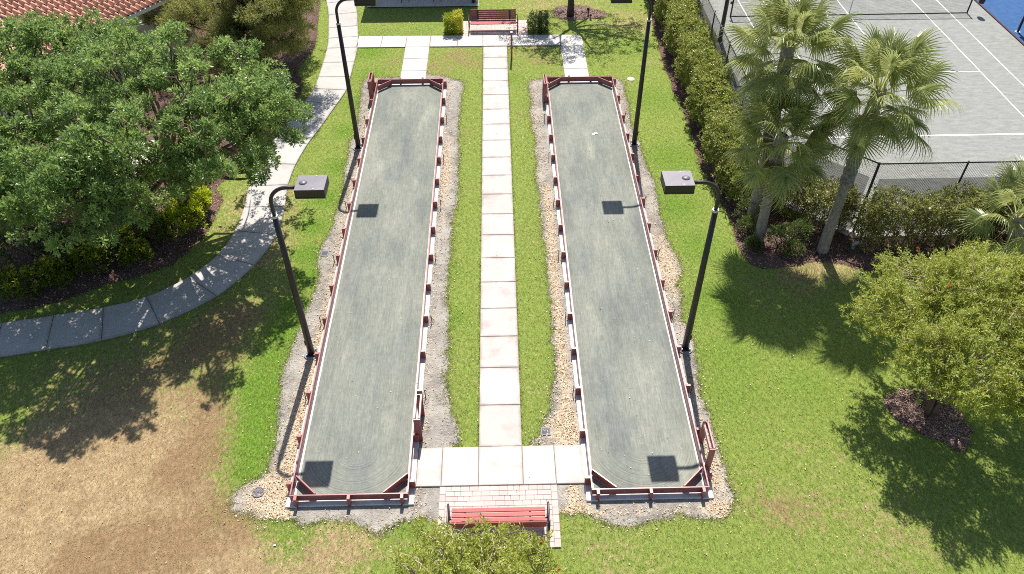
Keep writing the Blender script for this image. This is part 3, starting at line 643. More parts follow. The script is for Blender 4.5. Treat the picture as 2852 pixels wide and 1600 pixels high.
# ================================================================ BENCHES
def bench(loc, rz, label):
    root = empty('bench', loc, rz); tag(root, label, 'bench', 'red slat benches')
    # local: seat front towards -y, backrest at +y
    for k in range(4): MB().box((0, -.235 + k * .135, .435 - k * .006), (2.36, .115, .04), bev=.008).build('seat_slat', M_BENCHRED, root)
    for k in range(5): MB().box((0, .27 + k * .028, .50 + k * .095), (2.36, .04, .082), rx=-.28, bev=.008).build('back_slat', M_BENCHRED, root)
    for x in (-.8, .85): MB().box((x, .285, .68), (.09, .03, .46), rx=-.28).box((x, -.03, .40), (.05, .52, .03)).build('support', M_BENCHBLK, root)
    for s in (-1, 1):
        x = s * 1.26
        pts = [(x, -.30, .0), (x, -.31, .45)] + [(x, -.25 - .07 * math.cos(a), .58 + .08 * math.sin(a)) for a in np.linspace(.1, 1.5, 5)] + [(x, .22, .66)] + [(x, .24 + .07 * math.sin(a), .59 + .07 * math.cos(a)) for a in np.linspace(.2, 1.5, 4)] + [(x, .33, .3), (x, .36, 0)]
        f = MB().tube(pts, .026, 8); f.tube([(x, -.31, .40), (x, .33, .38)], .024, 8)
        f.build('arm_frame', M_BENCHBLK, root)
    MB().tube([(-1.26, -.02, .385), (1.26, -.02, .385)], .022, 8).tube([(-1.26, .3, .66), (-1.15, .3, .66)], .02, 6).tube([(1.26, .3, .66), (1.15, .3, .66)], .02, 6).build('crossbar', M_BENCHBLK, root)
    return root
bench((-.18, 10.2, .045), math.pi, 'red slat bench on the pink pavers beside the flowering bush')
bench((-.18, 38.66, .045), 0, 'red slat bench at the far end between clipped hedges')

# ================================================================ SMALL THINGS
rp = empty('marker_post', (.69, 35.43, 0)); tag(rp, 'tall thin maroon post with white cap beside the centre walk', 'post')
MB().box((0, 0, .70), (.09, .09, 1.40), bev=.008).build('shaft', M_RED, rp); MB().box((0, 0, 1.415), (.11, .11, .03), bev=.008).build('cap', M_LINE, rp)

M_DRAIN = m_simple('drain_plastic', (.17, .165, .20), .6, .2, 10)
def square_drain(x, y, label):
    root = empty('drain_grate', (x, y, .006)); tag(root, label, 'drain')
    MB().box((0, 0, .004), (.25, .25, .012)).build('well', M_JOINT, root)
    fr = MB()
    for s in (-1, 1): fr.box((s * .12, 0, .012), (.03, .27, .022)).box((0, s * .12, .0125), (.21, .03, .021))
    fr.build('frame', M_DRAIN, root)
    for k in range(7): MB().box((0, -.09 + k * .03, .013), (.21, .012, .016)).build('bar', M_DRAIN, root)
square_drain(1.18, 13.16, 'square grey drain grate in gravel near the centre walk')
square_drain(-6.26, 21.04, 'square grey drain grate in gravel left of left court')
square_drain(-5.98, 32.9, 'small grey drain cover behind the far left rake rack')
rd = empty('drain_grate', (-6.54, 11.38, .006)); tag(rd, 'round grey drain grate in gravel at near left corner', 'drain')
MB().tube([(0, 0, -.01), (0, 0, .012)], .14, 16).build('well', M_JOINT, rd)
ri = MB(); ri.tube([(.15 * math.cos(a), .15 * math.sin(a), .016) for a in np.linspace(0, 2 * math.pi, 17)], .012, 6, False); ri.tube([(.08 * math.cos(a), .08 * math.sin(a), .016) for a in np.linspace(0, 2 * math.pi, 13)], .008, 5, False)
ri.build('rim', M_DRAIN, rd)
for k in range(8):
    a = k * math.pi / 8; MB().box((0, 0, .016), (.29, .012, .012), rz=a).build('bar', M_DRAIN, rd)
vc = empty('valve_cover', (6.28, 33.29, 0)); tag(vc, 'round pale concrete valve cover in grass by right court', 'cover')
MB().tube([(0, 0, -.02), (0, 0, .03)], .17, 20).build('ring', M_CURB, vc); MB().tube([(0, 0, .02), (0, 0, .036)], .13, 20).build('lid', M_CONC, vc)
pp = bpy.data.meshes.new('paper'); pp.from_pydata([(-.12, -.05, .002), (0, -.06, .022), (.12, -.04, .004), (.12, .06, .012), (0, .06, .03), (-.12, .05, .002)], [], [(0, 1, 4, 5), (1, 2, 3, 4)])
po = link('paper_scrap', pp, M_LINE); po.location = (4.1, 28.5, .07); po.rotation_euler = (0, 0, .35); tag(po, "crumpled white paper scrap lying on right court's surface", 'paper')
for nm, x, y, lab in (('litter_scrap', -4.25 - 1.55, 9.85, 'tiny white scrap on dry grass below the left court'), ('litter_scrap', -8.3, 9.1, 'tiny white scrap on brown grass at bottom left')):
    m = bpy.data.meshes.new(nm); m.from_pydata([(-.03, -.02, .01), (.03, -.025, .02), (.03, .02, .012), (-.02, .03, .03)], [], [(0, 1, 2, 3)])
    o = link(nm, m, M_LINE); o.location = (x, y, .02); tag(o, lab, 'litter')
sl = empty('landscape_spotlight', (4.95, 40.45, 0)); tag(sl, 'small black garden spotlight beside the mulch ring', 'spotlight')
MB().tube([(0, 0, 0), (0, 0, .22)], .02, 6).build('stem', M_BRONZE, sl); MB().tube([(0, .06, .20), (-.05, -.12, .34)], [.05, .08], 10).build('head', M_BRONZE, sl)
s2 = empty('landscape_spotlight', (5.0, 39.9, 0)); tag(s2, 'small black garden spotlight just in front of the mulch ring', 'spotlight')
MB().tube([(0, 0, 0), (0, 0, .16)], .02, 6).build('stem', M_BRONZE, s2); MB().tube([(0, .04, .15), (0, -.08, .24)], [.04, .06], 10).build('head', M_BRONZE, s2)
pv = empty('irrigation_pipe', (12.55, 20.85, 0)); tag(pv, 'pale bent irrigation pipe in mulch beside the leaning palm', 'pipe')
M_PVC = m_simple('grey_pvc', (.36, .40, .42), .5, .1, 5)
MB().tube([(0, 0, 0), (0, 0, .22), (.03, -.02, .28), (.12, -.06, .30), (.3, -.12, .30)], .07, 10).build('pipe', M_PVC, pv); MB().tube([(.26, -.105, .3), (.36, -.14, .3)], .09, 10).build('fitting', M_PVC, pv)

# ================================================================ PAVILION, TABLES, HOUSE
M_BROWN = m_simple('dark_brown_paint', (.045, .022, .02), .5, .2, 4)
M_WHITE = m_simple('white_stucco', (.72, .71, .69), .9, .08, 4, .2, bump=.3)
M_ROOFM = m_simple('tan_roof', (.30, .2, .15), .85, .2, 4)
pvn = empty('pavilion', (-4.0, 44.6, 0)); tag(pvn, 'open pavilion over the shaded patio at top edge', 'pavilion')
MB().box((0, 0, 3.1), (6.15, 5.2, .18), bev=.02).build('fascia', M_BROWN, pvn)
m = bpy.data.meshes.new('roof'); m.from_pydata([(-3.1, -2.62, 3.2), (3.1, -2.62, 3.2), (3.1, 2.62, 3.2), (-3.1, 2.62, 3.2), (-1.2, 0, 4.4), (1.2, 0, 4.4)], [], [(0, 1, 5, 4), (1, 2, 5), (2, 3, 4, 5), (3, 0, 4)]); link('roof', m, M_ROOFM, pvn)
for x in (-2.85, 2.72):
    for y in (-2.55 if x > 0 else -2.4, 2.4): MB().box((x, y, 1.55), (.18, .2, 3.0), bev=.01).build('post', M_BROWN, pvn)
MB().box((2.93, .2, 1.3), (.12, 5.4, 2.5), bev=.01).build('side_wall', M_WHITE, pvn)
M_MAROON = m_simple('maroon_metal', (.16, .03, .03), .45, .2, 5)
def stool(x, y, rz, lab):
    r = empty('patio_stool', (x, y, .06), rz); tag(r, lab, 'stool', 'tall stools on the patio')
    for a in (-1, 1):
        for b in (-1, 1): MB().tube([(a * .22, b * .22, 0), (a * .15, b * .15, .75)], .016, 6).build('leg', M_MAROON, r)
    MB().tube([(0, 0, .74), (0, 0, .78)], .2, 14).build('seat', M_MAROON, r)
    MB().tube([(.19 * math.cos(a), .19 * math.sin(a), .3) for a in np.linspace(0, 2 * math.pi, 13)], .01, 5, False).build('foot_ring', M_MAROON, r)
stool(-5.1, 42.35, .3, 'maroon stool on the left half of the shaded patio')
stool(-3.3, 42.4, .1, 'maroon stool on the right half of the shaded patio')
bo = empty('patio_bollard', (-6.85, 41.75, .06)); tag(bo, 'short dark bollard light at the patio corner', 'bollard')
MB().tube([(0, 0, 0), (0, 0, .3)], .05, 10).build('stem', M_BRONZE, bo); MB().tube([(0, 0, .3), (0, 0, .38)], [.1, .06], 10).build('cap', M_BRONZE, bo)

# house with barrel tiles; eave runs along direction e, slope rises towards n
M_TILE = m_simple('clay_barrel_tile', (.72, .40, .28), .8, .15, 6, .25, bump=.2, dirt=(.5, .28, .2), rndv=.16)
hs = empty('house', (-17.75, 32.55, 0), math.atan2(2.6, 1.6)); tag(hs, 'house with orange barrel tile roof behind the left trees', 'house')
# local: +x along the eave, +y into the house (uphill)
MB().box((1.0, 4.55, 1.4), (9.4, 8.0, 2.8)).build('wall', M_WHITE, hs)
MB().box((.9, .02, 2.86), (10.4, .14, .18), bev=.01).build('gutter', M_LINE, hs)
rf = bpy.data.meshes.new('roof'); rf.from_pydata([(-4.3, 0, 2.92), (6.1, 0, 2.92), (6.1, 9.2, 2.92), (-4.3, 9.2, 2.92), (-.2, 4.6, 4.6), (2.2, 4.6, 4.6)], [], [(0, 1, 5, 4), (1, 2, 5), (2, 3, 4, 5), (3, 0, 4)])
rfo = link('roof', rf, M_TILE, hs)
tv, tf_ = [], []
for j, y in enumerate((0, .42)):
    for k in range(9):
        a = k / 8
        x = (a - .5) * .30; z = .075 * math.sin(a * 2 * math.pi * .999 + .3) + (.03 if j == 0 else 0)
        tv.append((x, y, z))
for k in range(8): tf_.append((k, k + 1, k + 10, k + 9))
for k in range(9): tv.append((tv[k][0], 0, tv[k][2] - .03))
for k in range(8): tf_.append((k + 18, k + 19, k + 1, k))
tm = bpy.data.meshes.new('roof_tile'); tm.from_pydata(tv, [], tf_); tm.polygons.foreach_set('use_smooth', [True] * len(tf_))
sl_ = math.atan2(1.68, 4.6)
for r_ in range(10):
    y = r_ * .38; z = 2.97 + y * math.tan(sl_); xl = -4.3 + y * .9; xr = 6.1 - y * .85
    n = int((xr - xl) / .285)
    for k in range(n):
        if not (-2.2 < xl + k * .285 < 5.2): continue
        o = link('roof_tile', tm, M_TILE, rfo); o.location = (xl + (k + .5) * .285, y - .06, z + random.uniform(0, .012)); o.rotation_euler = (sl_, 0, random.gauss(0, .012))

# ================================================================ TENNIS: fence, net, poles
M_BLACK = m_simple('black_vinyl', (.016, .015, .018), .45, .2, 6)
def m_screen():
    t = NT('windscreen_mesh'); t.col((.035, .035, .042)); t.rough(.9)
    tr = t.n('BsdfTransparent'); ms = t.n('MixShader'); ms.inputs[0].default_value = .58
    t.l(tr.outputs[0], ms.inputs[1]); t.l(t.p.outputs[0], ms.inputs[2]); t.l(ms.outputs[0], t.out.inputs[0]); return t.m
M_SCREEN = m_screen()
FH = 3.05
def fence(p0, p1, npost, label, screen=(.05, 2.45), first=True, last=True):
    p0, p1 = Vector((*p0, 0)), Vector((*p1, 0)); d = p1 - p0; L = d.length
    root = empty('tennis_fence', p0, math.atan2(d.y, d.x)); tag(root, label, 'fence', 'black chain link fences round the tennis court')
    MB().tube([(0, 0, FH), (L, 0, FH)], .026, 8).build('top_rail', M_BLACK, root)
    for k in range(npost):
        x = L * k / (npost - 1)
        if (k == 0 and not first) or (k == npost - 1 and not last): continue
        MB().tube([(x, .05, 0), (x, .05, FH + .02)], .045 if k in (0, npost - 1) else .033, 8).build('post', M_BLACK, root)
    # diagonal wires of the mesh, one thin rod each
    vs_, fs_ = [], []; pitch = .085; r = .0032
    n = int((L + FH) / pitch)
    for s in (1, -1):
        for i in range(n):
            c = i * pitch - (FH if s > 0 else 0)
            a, b = (c, 0.), (c + s * FH, FH)
            if s < 0: a, b = (c, 0.), (c - FH, FH)
            (x0, z0), (x1, z1) = a, b
            def clip(xa, za, xb, zb):
                t0, t1 = 0., 1.; dx = xb - xa
                for lim, sg in ((0, 1), (L, -1)):
                    q0, q1 = sg * (xa - lim), sg * (xb - lim)
                    if q0 < 0 and q1 < 0: return None
                    if q0 < 0: t0 = max(t0, q0 / (q0 - q1))
                    elif q1 < 0: t1 = min(t1, q0 / (q0 - q1))
                return None if t0 >= t1 else (xa + dx * t0, za + (zb - za) * t0, xa + dx * t1, za + (zb - za) * t1)
            q = clip(x0, z0, x1, z1)
            if q is None: continue
            m0 = len(vs_); o_ = .707 * r
            for x, z in ((q[0], q[1]), (q[2], q[3])):
                vs_ += [(x - o_ * s, s * .002, z + o_), (x + o_ * s, s * .002, z - o_), (x, s * .002 + r * 1.6, z)]
            fs_ += [(m0, m0 + 1, m0 + 4, m0 + 3), (m0 + 1, m0 + 2, m0 + 5, m0 + 4), (m0 + 2, m0, m0 + 3, m0 + 5)]
    m = bpy.data.meshes.new('chain_link'); m.from_pydata(vs_, [], fs_); w = link('chain_link', m, M_BLACK, root); w['kind'] = 'stuff'
    if screen:
        m = bpy.data.meshes.new('windscreen'); g0, g1 = .16, L - .16; nn = max(4, int(L / .5)); sv = []
        for k in range(nn + 1):
            x = g0 + (g1 - g0) * k / nn
            sv += [(x, -.02 - .012 * math.sin(k * 2.1), screen[0]), (x, -.022, screen[1] - .012 * (k % 2))]
        m.from_pydata(sv, [], [(2 * k, 2 * k + 2, 2 * k + 3, 2 * k + 1) for k in range(nn)]); link('windscreen', m, M_SCREEN, root)
    return root
fence((12.85, 21.65), (34.2, 21.72), 8, 'black chain link fence along the near end of the tennis court')
fence((9.8, 24.68), (12.85, 21.65), 2, 'short slanting chain link fence across the tennis court corner', first=False, last=False)
fence((9.8, 49.0), (9.8, 24.68), 9, 'black chain link fence along the tennis court behind the long hedge')

fcb = MB()
for (x0, y0), (x1, y1) in (((12.8, 21.58), (34.2, 21.65)), ((9.75, 24.62), (12.72, 21.66))):
    L_ = math.hypot(x1 - x0, y1 - y0); fcb.box(((x0 + x1) / 2, (y0 + y1) / 2, .03), (L_, .34, .07), rz=math.atan2(y1 - y0, x1 - x0), bev=.01)
fc = fcb.build('fence_kerb', M_CURB); fc['kind'] = 'structure'
net = empty('tennis_net', (*T(-.914, 11.885), 0), TA); tag(net, 'sagging black tennis net across the grey court', 'tennis net')
NW = 12.8
for x in (0, NW): MB().tube([(x, 0, 0), (x, 0, 1.08)], .04, 10).build('post', M_BLACK, net)
MB().box((-.08, 0, .78), (.1, .08, .14), bev=.01).build('winder', M_BROWN, net)
def nz(x): return 1.05 - .13 * (1 - abs(2 * x / NW - 1))
cord = MB()
for k in range(24):
    a, b = NW * k / 24, NW * (k + 1) / 24
    cord.box(((a + b) / 2, 0, (nz(a) + nz(b)) / 2 - .03), (b - a + .004, .03, .065))
cord.build('tape', M_BLACK, net)
MB().box((NW / 2, 0, .03), (NW - .1, .02, .045)).build('bottom_band', M_BLACK, net)
sv, sf = [], []
def bar(x0, z0, x1, z1, r=.0022):
    m0 = len(sv); dx, dz = (0, r) if abs(x1 - x0) > abs(z1 - z0) else (r, 0)
    sv.extend([(x0 - dx, 0, z0 - dz), (x1 - dx, 0, z1 - dz), (x1 + dx, 0, z1 + dz), (x0 + dx, 0, z0 + dz), (x0, .004, z0), (x1, .004, z1)]); sf.extend([(m0, m0 + 1, m0 + 2, m0 + 3), (m0, m0 + 4, m0 + 5, m0 + 1), (m0 + 3, m0 + 2, m0 + 5, m0 + 4)])
for x in np.arange(.05, NW, .06): bar(x, .05, x, nz(x) - .05)
for k in range(15):
    f = .06 + k * .063
    for q in range(12):
        a, b = NW * q / 12, NW * (q + 1) / 12
        bar(a, f * nz(a), b, f * nz(b))
m = bpy.data.meshes.new('netting'); m.from_pydata(sv, [], sf); w = link('netting', m, M_BLACK, net); w['kind'] = 'stuff'
MB().box((NW / 2, .02, .46), (.05, .008, .9)).build('centre_strap', M_LINE, net)
bk = empty('score_basket', (*T(12.35, 11.75), .0)); tag(bk, 'dark cup basket hung on the right tennis net post', 'basket')
MB().tube([(0, 0, .62), (0, 0, 1.0)], [.14, .18], 12).build('bucket', M_BLACK, bk); MB().tube([(-.2, .05, .9), (0, 0, .9)], .015, 6).build('hook', M_BLACK, bk); MB().tube([(-.05, .05, 1.0), (-.05, .05, 1.06)], .12, 10).build('lid', M_LINE, bk)
for x, y, lab in ((11.35, 37.2, 'tall black tennis floodlight pole behind the long hedge'),):
    r = empty('floodlight_pole', (x, y, 0)); tag(r, lab, 'light pole')
    MB().tube([(0, 0, 0), (0, 0, 7)], [.11, .08], 14).build('pole', M_BLACK, r); MB().box((0, 0, .02), (.34, .34, .04)).build('base_plate', M_BLACK, r)
    MB().tube([(0, 0, 6.8), (.9, 0, 7)], .05, 8).build('arm', M_BLACK, r); MB().box((1.2, 0, 7), (.7, .5, .2), bev=.01).build('lamp_head', M_BLACK, r)
sh = empty('shade_structure', (29.6, 37.6, 0)); tag(sh, 'dark posts of a shade canopy on the blue court', 'canopy')
for a, b in ((-2.72, .05), (1.6, .05), (-2.72, -2.5), (1.6, -2.5)):
    MB().tube([(a, b, 0), (a, b, 2.9)], .06, 10).build('post', M_BROWN, sh); MB().tube([(a, b, .01), (a, b, .04)], .14, 12).build('post_base', M_STEEL, sh)
MB().box((-.55, -.75, 2.95), (4.5, 4.6, .06), bev=.02).build('canopy', M_BLUE, sh)
M_EDGE = m_simple('maroon_edging', (.06, .02, .025), .8, .2, 5)
ed = MB().box((26.47, 42.5, .03), (.09, 19, .06)).build('court_edging', M_EDGE); ed['kind'] = 'structure'

# ================================================================ VEGETATION
def unit(v): return v / (np.linalg.norm(v, axis=-1, keepdims=True) + 1e-9)
def leaves_mesh(name, base, direc, length, width, fold=.25, droop=0., lvv=None, clv=None, nrm=None):
    """diamond leaves: base point, direction, folded along the midrib"""
    N = len(base); d = unit(direc)
    if nrm is None: nrm = np.array([0, 0, 1.0]) + rng.normal(0, .45, (N, 3))
    side = unit(np.cross(d, nrm)); n = np.cross(side, d)
    L = np.broadcast_to(np.asarray(length, float), (N,))[:, None]; W = np.broadcast_to(np.asarray(width, float), (N,))[:, None]
    tip = base + d * L - np.array([0, 0, 1.0]) * droop * L
    mid = base + d * L * .5 + n * (-fold * W)
    a = base + d * L * .5 + side * W * .5 + n * fold * W * .3; b = base + d * L * .5 - side * W * .5 + n * fold * W * .3
    V = np.stack([base, a, tip, b], 1).reshape(-1, 3)
    idx = np.arange(N)[:, None] * 4
    F = np.concatenate([idx + np.array([[0, 2, 1]]), idx + np.array([[0, 3, 2]])], 0)
    m = big_mesh(name, V, F)
    lvv = rng.random(N) if lvv is None else lvv; clv = np.zeros(N) if clv is None else clv
    fattr(m, 'lv', np.repeat(lvv, 4)); fattr(m, 'cl', np.repeat(clv, 4))
    return m

def rdir(n): return unit(rng.normal(0, 1, (n, 3)))

M_BARK = m_bark('grey_brown_bark', (.09, .06, .045), (.24, .17, .125))
M_BARK_D = m_bark('dark_bark', (.05, .035, .035), (.14, .10, .09))
M_TWIG = m_bark('pale_twig', (.30, .23, .18), (.52, .43, .36), (1, 1, 1), 6)
M_PALMT = m_bark('palm_trunk_fibre', (.17, .14, .125), (.40, .35, .32), (1, 1, .5), 10)
M_LEAF = leaf_mat('glossy_tree_leaf', (.06, .12, .042), (.18, .30, .085), (.42, .54, .16), .36, .47)
M_CYP = leaf_mat('olive_cypress_needle', (.14, .15, .04), (.29, .30, .085), (.42, .43, .12), .6, .45)
M_YEL = leaf_mat('yellow_green_shrub_leaf', (.13, .20, .012), (.30, .39, .02), (.58, .62, .03), .4, .45)
M_YEL2 = leaf_mat('olive_shrub_leaf', (.06, .10, .015), (.15, .20, .025), (.30, .35, .03), .42, .4)
M_GRN = leaf_mat('green_shrub_leaf', (.05, .08, .022), (.12, .165, .04), (.19, .24, .05), .42, .35)
M_HEDGE = leaf_mat('hedge_leaf', (.08, .10, .02), (.19, .21, .045), (.32, .36, .055), .38, .38)
M_HEDGE2 = leaf_mat('fence_hedge_leaf', (.13, .135, .04), (.29, .30, .085), (.46, .47, .13), .38, .48)
M_HEDGE3 = leaf_mat('long_hedge_leaf', (.12, .145, .03), (.29, .32, .07), (.48, .52, .10), .38, .48)
M_BBL = leaf_mat('bottlebrush_leaf', (.19, .23, .035), (.40, .44, .075), (.57, .59, .11), .45, .45)
M_PALM = leaf_mat('palm_leaf', (.12, .165, .055), (.33, .38, .12), (.60, .60, .23), .33, .46)
M_PALMDEAD = leaf_mat('dead_palm_leaf', (.16, .10, .06), (.34, .24, .15), (.50, .38, .25), .7, .25)
M_RLEAF = leaf_mat('yellow_hedge_leaf', (.30, .33, .02), (.55, .55, .04), (.75, .70, .09), .4, .5)
M_FLOWER = m_simple('red_bottlebrush_flower', (.42, .035, .02), .6, .2, 20)
M_BLADE = leaf_mat('grass_blade', (.13, .20, .04), (.33, .40, .10), (.64, .50, .28), .6, .45)

def branches(mb, trunk_top, targets, r0, mid_drop=.25, n=6):
    for t_ in targets:
        a = Vector(trunk_top); b = Vector(t_)
        m_ = a.lerp(b, .5) + Vector((random.gauss(0, .2), random.gauss(0, .2), -mid_drop * (b - a).length * .4))
        mb.tube([a, a.lerp(m_, .5) + Vector((random.gauss(0, .06), random.gauss(0, .06), 0)), m_, m_.lerp(b, .55) + Vector((random.gauss(0, .1), random.gauss(0, .1), .05)), b], [r0, r0 * .8, r0 * .55, r0 * .38, r0 * .15], n)

def clump_tree(name, label, base, trunk_h, trunk_r, blobs, nclump, ros_per, leaf_per, leaf_len, leaf_w, mat, bark, clump_r=(.55, 1.05), ros_r=.20, cat='tree', lean=(0, 0), group=None, shell=(.55, 1.0), up=.35):
    root = empty(name, base); tag(root, label, cat, group)
    top = Vector((lean[0], lean[1], trunk_h)); bx, by, bz = base
    tr = MB(); tr.tube([(0, 0, -.1), (lean[0] * .2, lean[1] * .2, trunk_h * .35), (lean[0] * .6, lean[1] * .6, trunk_h * .7), top], [trunk_r * 1.25, trunk_r, trunk_r * .85, trunk_r * .7], 10)
    tr.build('trunk', bark, root)
    wts = np.array([b[1][0] * b[1][1] * b[1][2] for b in blobs]) ** .6; wts /= wts.sum()
    cc = []
    for (c, r), k in zip(blobs, np.round(wts * nclump).astype(int)):
        d = rdir(k); d[:, 2] = np.where(d[:, 2] < -.35, -d[:, 2], d[:, 2])
        rr = rng.uniform(shell[0], shell[1], k)[:, None]
        cc.append(np.array(c) + d * rr * np.array(r))
    cc = np.concatenate(cc) - np.array(base)
    lim = MB()
    order = np.argsort(cc[:, 0]); big = cc[rng.choice(len(cc), max(6, len(cc) // 6), replace=False)]
    branches(lim, top, [tuple(p) for p in big], trunk_r * .5)
    for p in cc:
        q = big[np.argmin(np.linalg.norm(big - p, axis=1))]
        if np.linalg.norm(p - q) < .05: continue
        lim.tube([tuple(q * .75 + np.array(top) * .25), tuple((p + q) / 2 + rng.normal(0, .1, 3)), tuple(p)], [trunk_r * .14, trunk_r * .1, trunk_r * .05], 5)
    lim.build('limbs', bark, root)
    nC = len(cc); cr = rng.uniform(*clump_r, nC)
    d = rdir(nC * ros_per); d[:, 2] = np.abs(d[:, 2]) * .9 - .25; d = unit(d)
    ci = np.repeat(np.arange(nC), ros_per)
    rp_ = cc[ci] + d * (cr[ci] * rng.uniform(.45, 1.0, len(ci)))[:, None] * np.array([1, 1, .75])
    youth = rng.random(nC)[ci] * .5 + rng.random(len(ci)) * .6
    K = leaf_per; ri_ = np.repeat(np.arange(len(ci)), K)
    ax = unit(d + np.array([0, 0, up]))[ri_]
    dd = unit(rdir(len(ri_)) + ax * .75)
    base_p = rp_[ri_] + dd * ros_r * rng.uniform(.05, .8, len(ri_))[:, None]
    m = leaves_mesh(name + '_leaves', base_p, dd, leaf_len * rng.uniform(.7, 1.25, len(ri_)), leaf_w * rng.uniform(.75, 1.2, len(ri_)), clv=np.clip(youth[ri_] + rng.normal(0, .1, len(ri_)), 0, 1), nrm=ax + rng.normal(0, .5, (len(ri_), 3)))
    link('crown', m, mat, root)
    return root

# --- the two big broadleaf trees left of the walk
clump_tree('broadleaf_tree', 'large glossy green tree spreading over the curved walk', (-11.6, 23.2, 0), 2.6, .24,
    [((-11.0, 21.5, 5.0), (4.0, 4.0, 2.3)), ((-8.2, 22.4, 4.5), (1.8, 2.2, 1.4)), ((-8.8, 24.7, 3.6), (1.5, 2.2, 1.2)), ((-12.2, 21.6, 3.2), (2.4, 1.6, 1.0)), ((-12.9, 19.8, 3.4), (2.2, 1.5, 1.0)), ((-8.9, 21.0, 3.9), (1.6, 1.7, 1.1)), ((-11.4, 18.9, 4.9), (3.0, 2.6, 1.6)), ((-14.0, 25.8, 4.3), (2.6, 2.2, 1.4)), ((-12.2, 18.0, 4.5), (2.4, 1.6, 1.2))],
    300, 20, 27, .115, .05, M_LEAF, M_BARK, lean=(.2, -.3), shell=(.45, 1.14), clump_r=(.28, .62), ros_r=.16)
clump_tree('broadleaf_tree', 'large glossy green tree at the left edge before the house', (-17.2, 23.0, 0), 2.8, .24,
    [((-16.6, 22.3, 5.4), (3.2, 4.2, 2.2)), ((-15.6, 19.2, 4.8), (2.8, 2.4, 1.6)), ((-16.2, 25.2, 4.4), (2.8, 2.0, 1.2)), ((-16.6, 26.8, 5.2), (2.8, 1.6, 1.0)), ((-15.8, 18.8, 3.8), (2.3, 1.6, 1.2)), ((-14.4, 27.2, 5.0), (1.2, 1.0, .8)), ((-15.2, 20.3, 3.5), (2.4, 1.8, 1.2)), ((-19.2, 22, 5), (2, 3, 2))],
    235, 20, 27, .115, .05, M_LEAF, M_BARK, lean=(.3, -.2), shell=(.45, 1.14), clump_r=(.28, .62), ros_r=.16)
# --- feathery olive tree behind
clump_tree('cypress_tree', 'feathery olive green tree beside the walk near the patio', (-11.6, 35.2, 0), 2.2, .18,
    [((-10.9, 34.3, 1.7), (2.1, 2.3, 1.6)), ((-9.7, 36.6, 2.0), (1.2, 2.2, 2.0)), ((-13.2, 35.0, 1.9), (2.4, 2.4, 1.9)), ((-10.9, 35.3, 4.2), (2.2, 2.2, 1.7)), ((-15.6, 37.0, 1.6), (2.0, 2.0, 1.6)), ((-9.75, 33.3, 2.7), (1.35, 2.3, 2.3)), ((-8.6, 33.4, 4.1), (1.2, 2.4, 1.4)), ((-11.6, 32.4, 1.3), (1.8, 1.4, 1.2))],
    330, 22, 22, .18, .026, M_CYP, M_BARK_D, clump_r=(.35, .7), ros_r=.16, shell=(.35, 1.0), up=.8)
# --- tree at the top edge, only its trunk and shadow in view
clump_tree('shade_tree', 'dark trunked tree in the mulch ring at top edge', (3.96, 40.35, 0), 2.3, .17,
    [((4.3, 40.7, 4.0), (3.2, 3.0, 1.3)), ((2.2, 40.5, 3.8), (1.8, 1.8, 1.0)), ((6.6, 40.8, 3.8), (2.0, 2.0, 1.0))],
    80, 15, 16, .10, .045, M_LEAF, M_BARK_D, clump_r=(.4, .75))

def bush(name, label, centre, radii, nleaf, leaf_len, leaf_w, mat, group=None, young=.4, cat='shrub', up=.5, stems=5, parent=None):
    root = empty(name, (centre[0], centre[1], 0)); tag(root, label, cat, group)
    st = MB(); r = radii
    for k in range(stems):
        a = random.uniform(0, 6.28); st.tube([(0, 0, 0), (math.cos(a) * r[0] * .25, math.sin(a) * r[1] * .25, centre[2] * .7), (math.cos(a) * r[0] * .55, math.sin(a) * r[1] * .55, centre[2] + r[2] * .3)], [.02, .015, .006], 5)
    st.build('stems', M_BARK_D, root)['kind'] = 'stuff'
    nS = max(8, nleaf // 22); d = rdir(nS); d[:, 2] = np.where(d[:, 2] < -.5, -d[:, 2], d[:, 2])
    sp = np.array([0, 0, centre[2]]) + d * np.array(radii) * (rng.uniform(.45, 1.08, nS))[:, None]
    i_ = np.repeat(np.arange(nS), 22); ax = unit(d + np.array([0, 0, up]))[i_]
    dd = unit(rdir(len(i_)) * .9 + ax * .9)
    bp_ = sp[i_] + dd * rng.uniform(.0, .1, len(i_))[:, None]; bp_[:, 2] = np.maximum(bp_[:, 2], .03)
    y = np.clip(rng.random(nS)[i_] * .6 + young * (ax[:, 2]) + rng.normal(0, .1, len(i_)), 0, 1)
    link('foliage', leaves_mesh(name, bp_, dd, leaf_len * rng.uniform(.7, 1.3, len(i_)), leaf_w, clv=y), mat, root)
    return root
yl = [((-11.55, 22.6, .5), (.75, .8, .55), 'bright yellow green shrub nearest the curved walk bend'),
      ((-12.5, 22.1, .45), (.65, .6, .5), 'yellow green shrub left of the brightest shrub'),
      ((-11.35, 23.5, .5), (.6, .6, .5), 'yellow green shrub behind the walk bend under the tree edge'),
      ((-12.75, 20.75, .4), (.5, .45, .45), 'small yellow green shrub at the front of the mulch bed'),
      ((-14.1, 20.35, .5), (.6, .55, .5), 'yellow green shrub in the middle of the left bed'),
      ((-13.5, 21.3, .45), (.6, .6, .5), 'yellow green shrub shaded in the left bed'),
      ((-15.1, 19.75, .45), (.6, .5, .45), 'yellow green shrub towards the left edge of the bed'),
      ((-16.1, 19.25, .45), (.65, .55, .5), 'yellow green shrub at the left picture edge')]
for k, (c, r, lab) in enumerate(yl): bush('yellow_shrub', lab, c, r, 3000, .13, .05, M_YEL if k in (0, 2) else M_YEL2, 'yellow green shrubs in the left bed', .55)
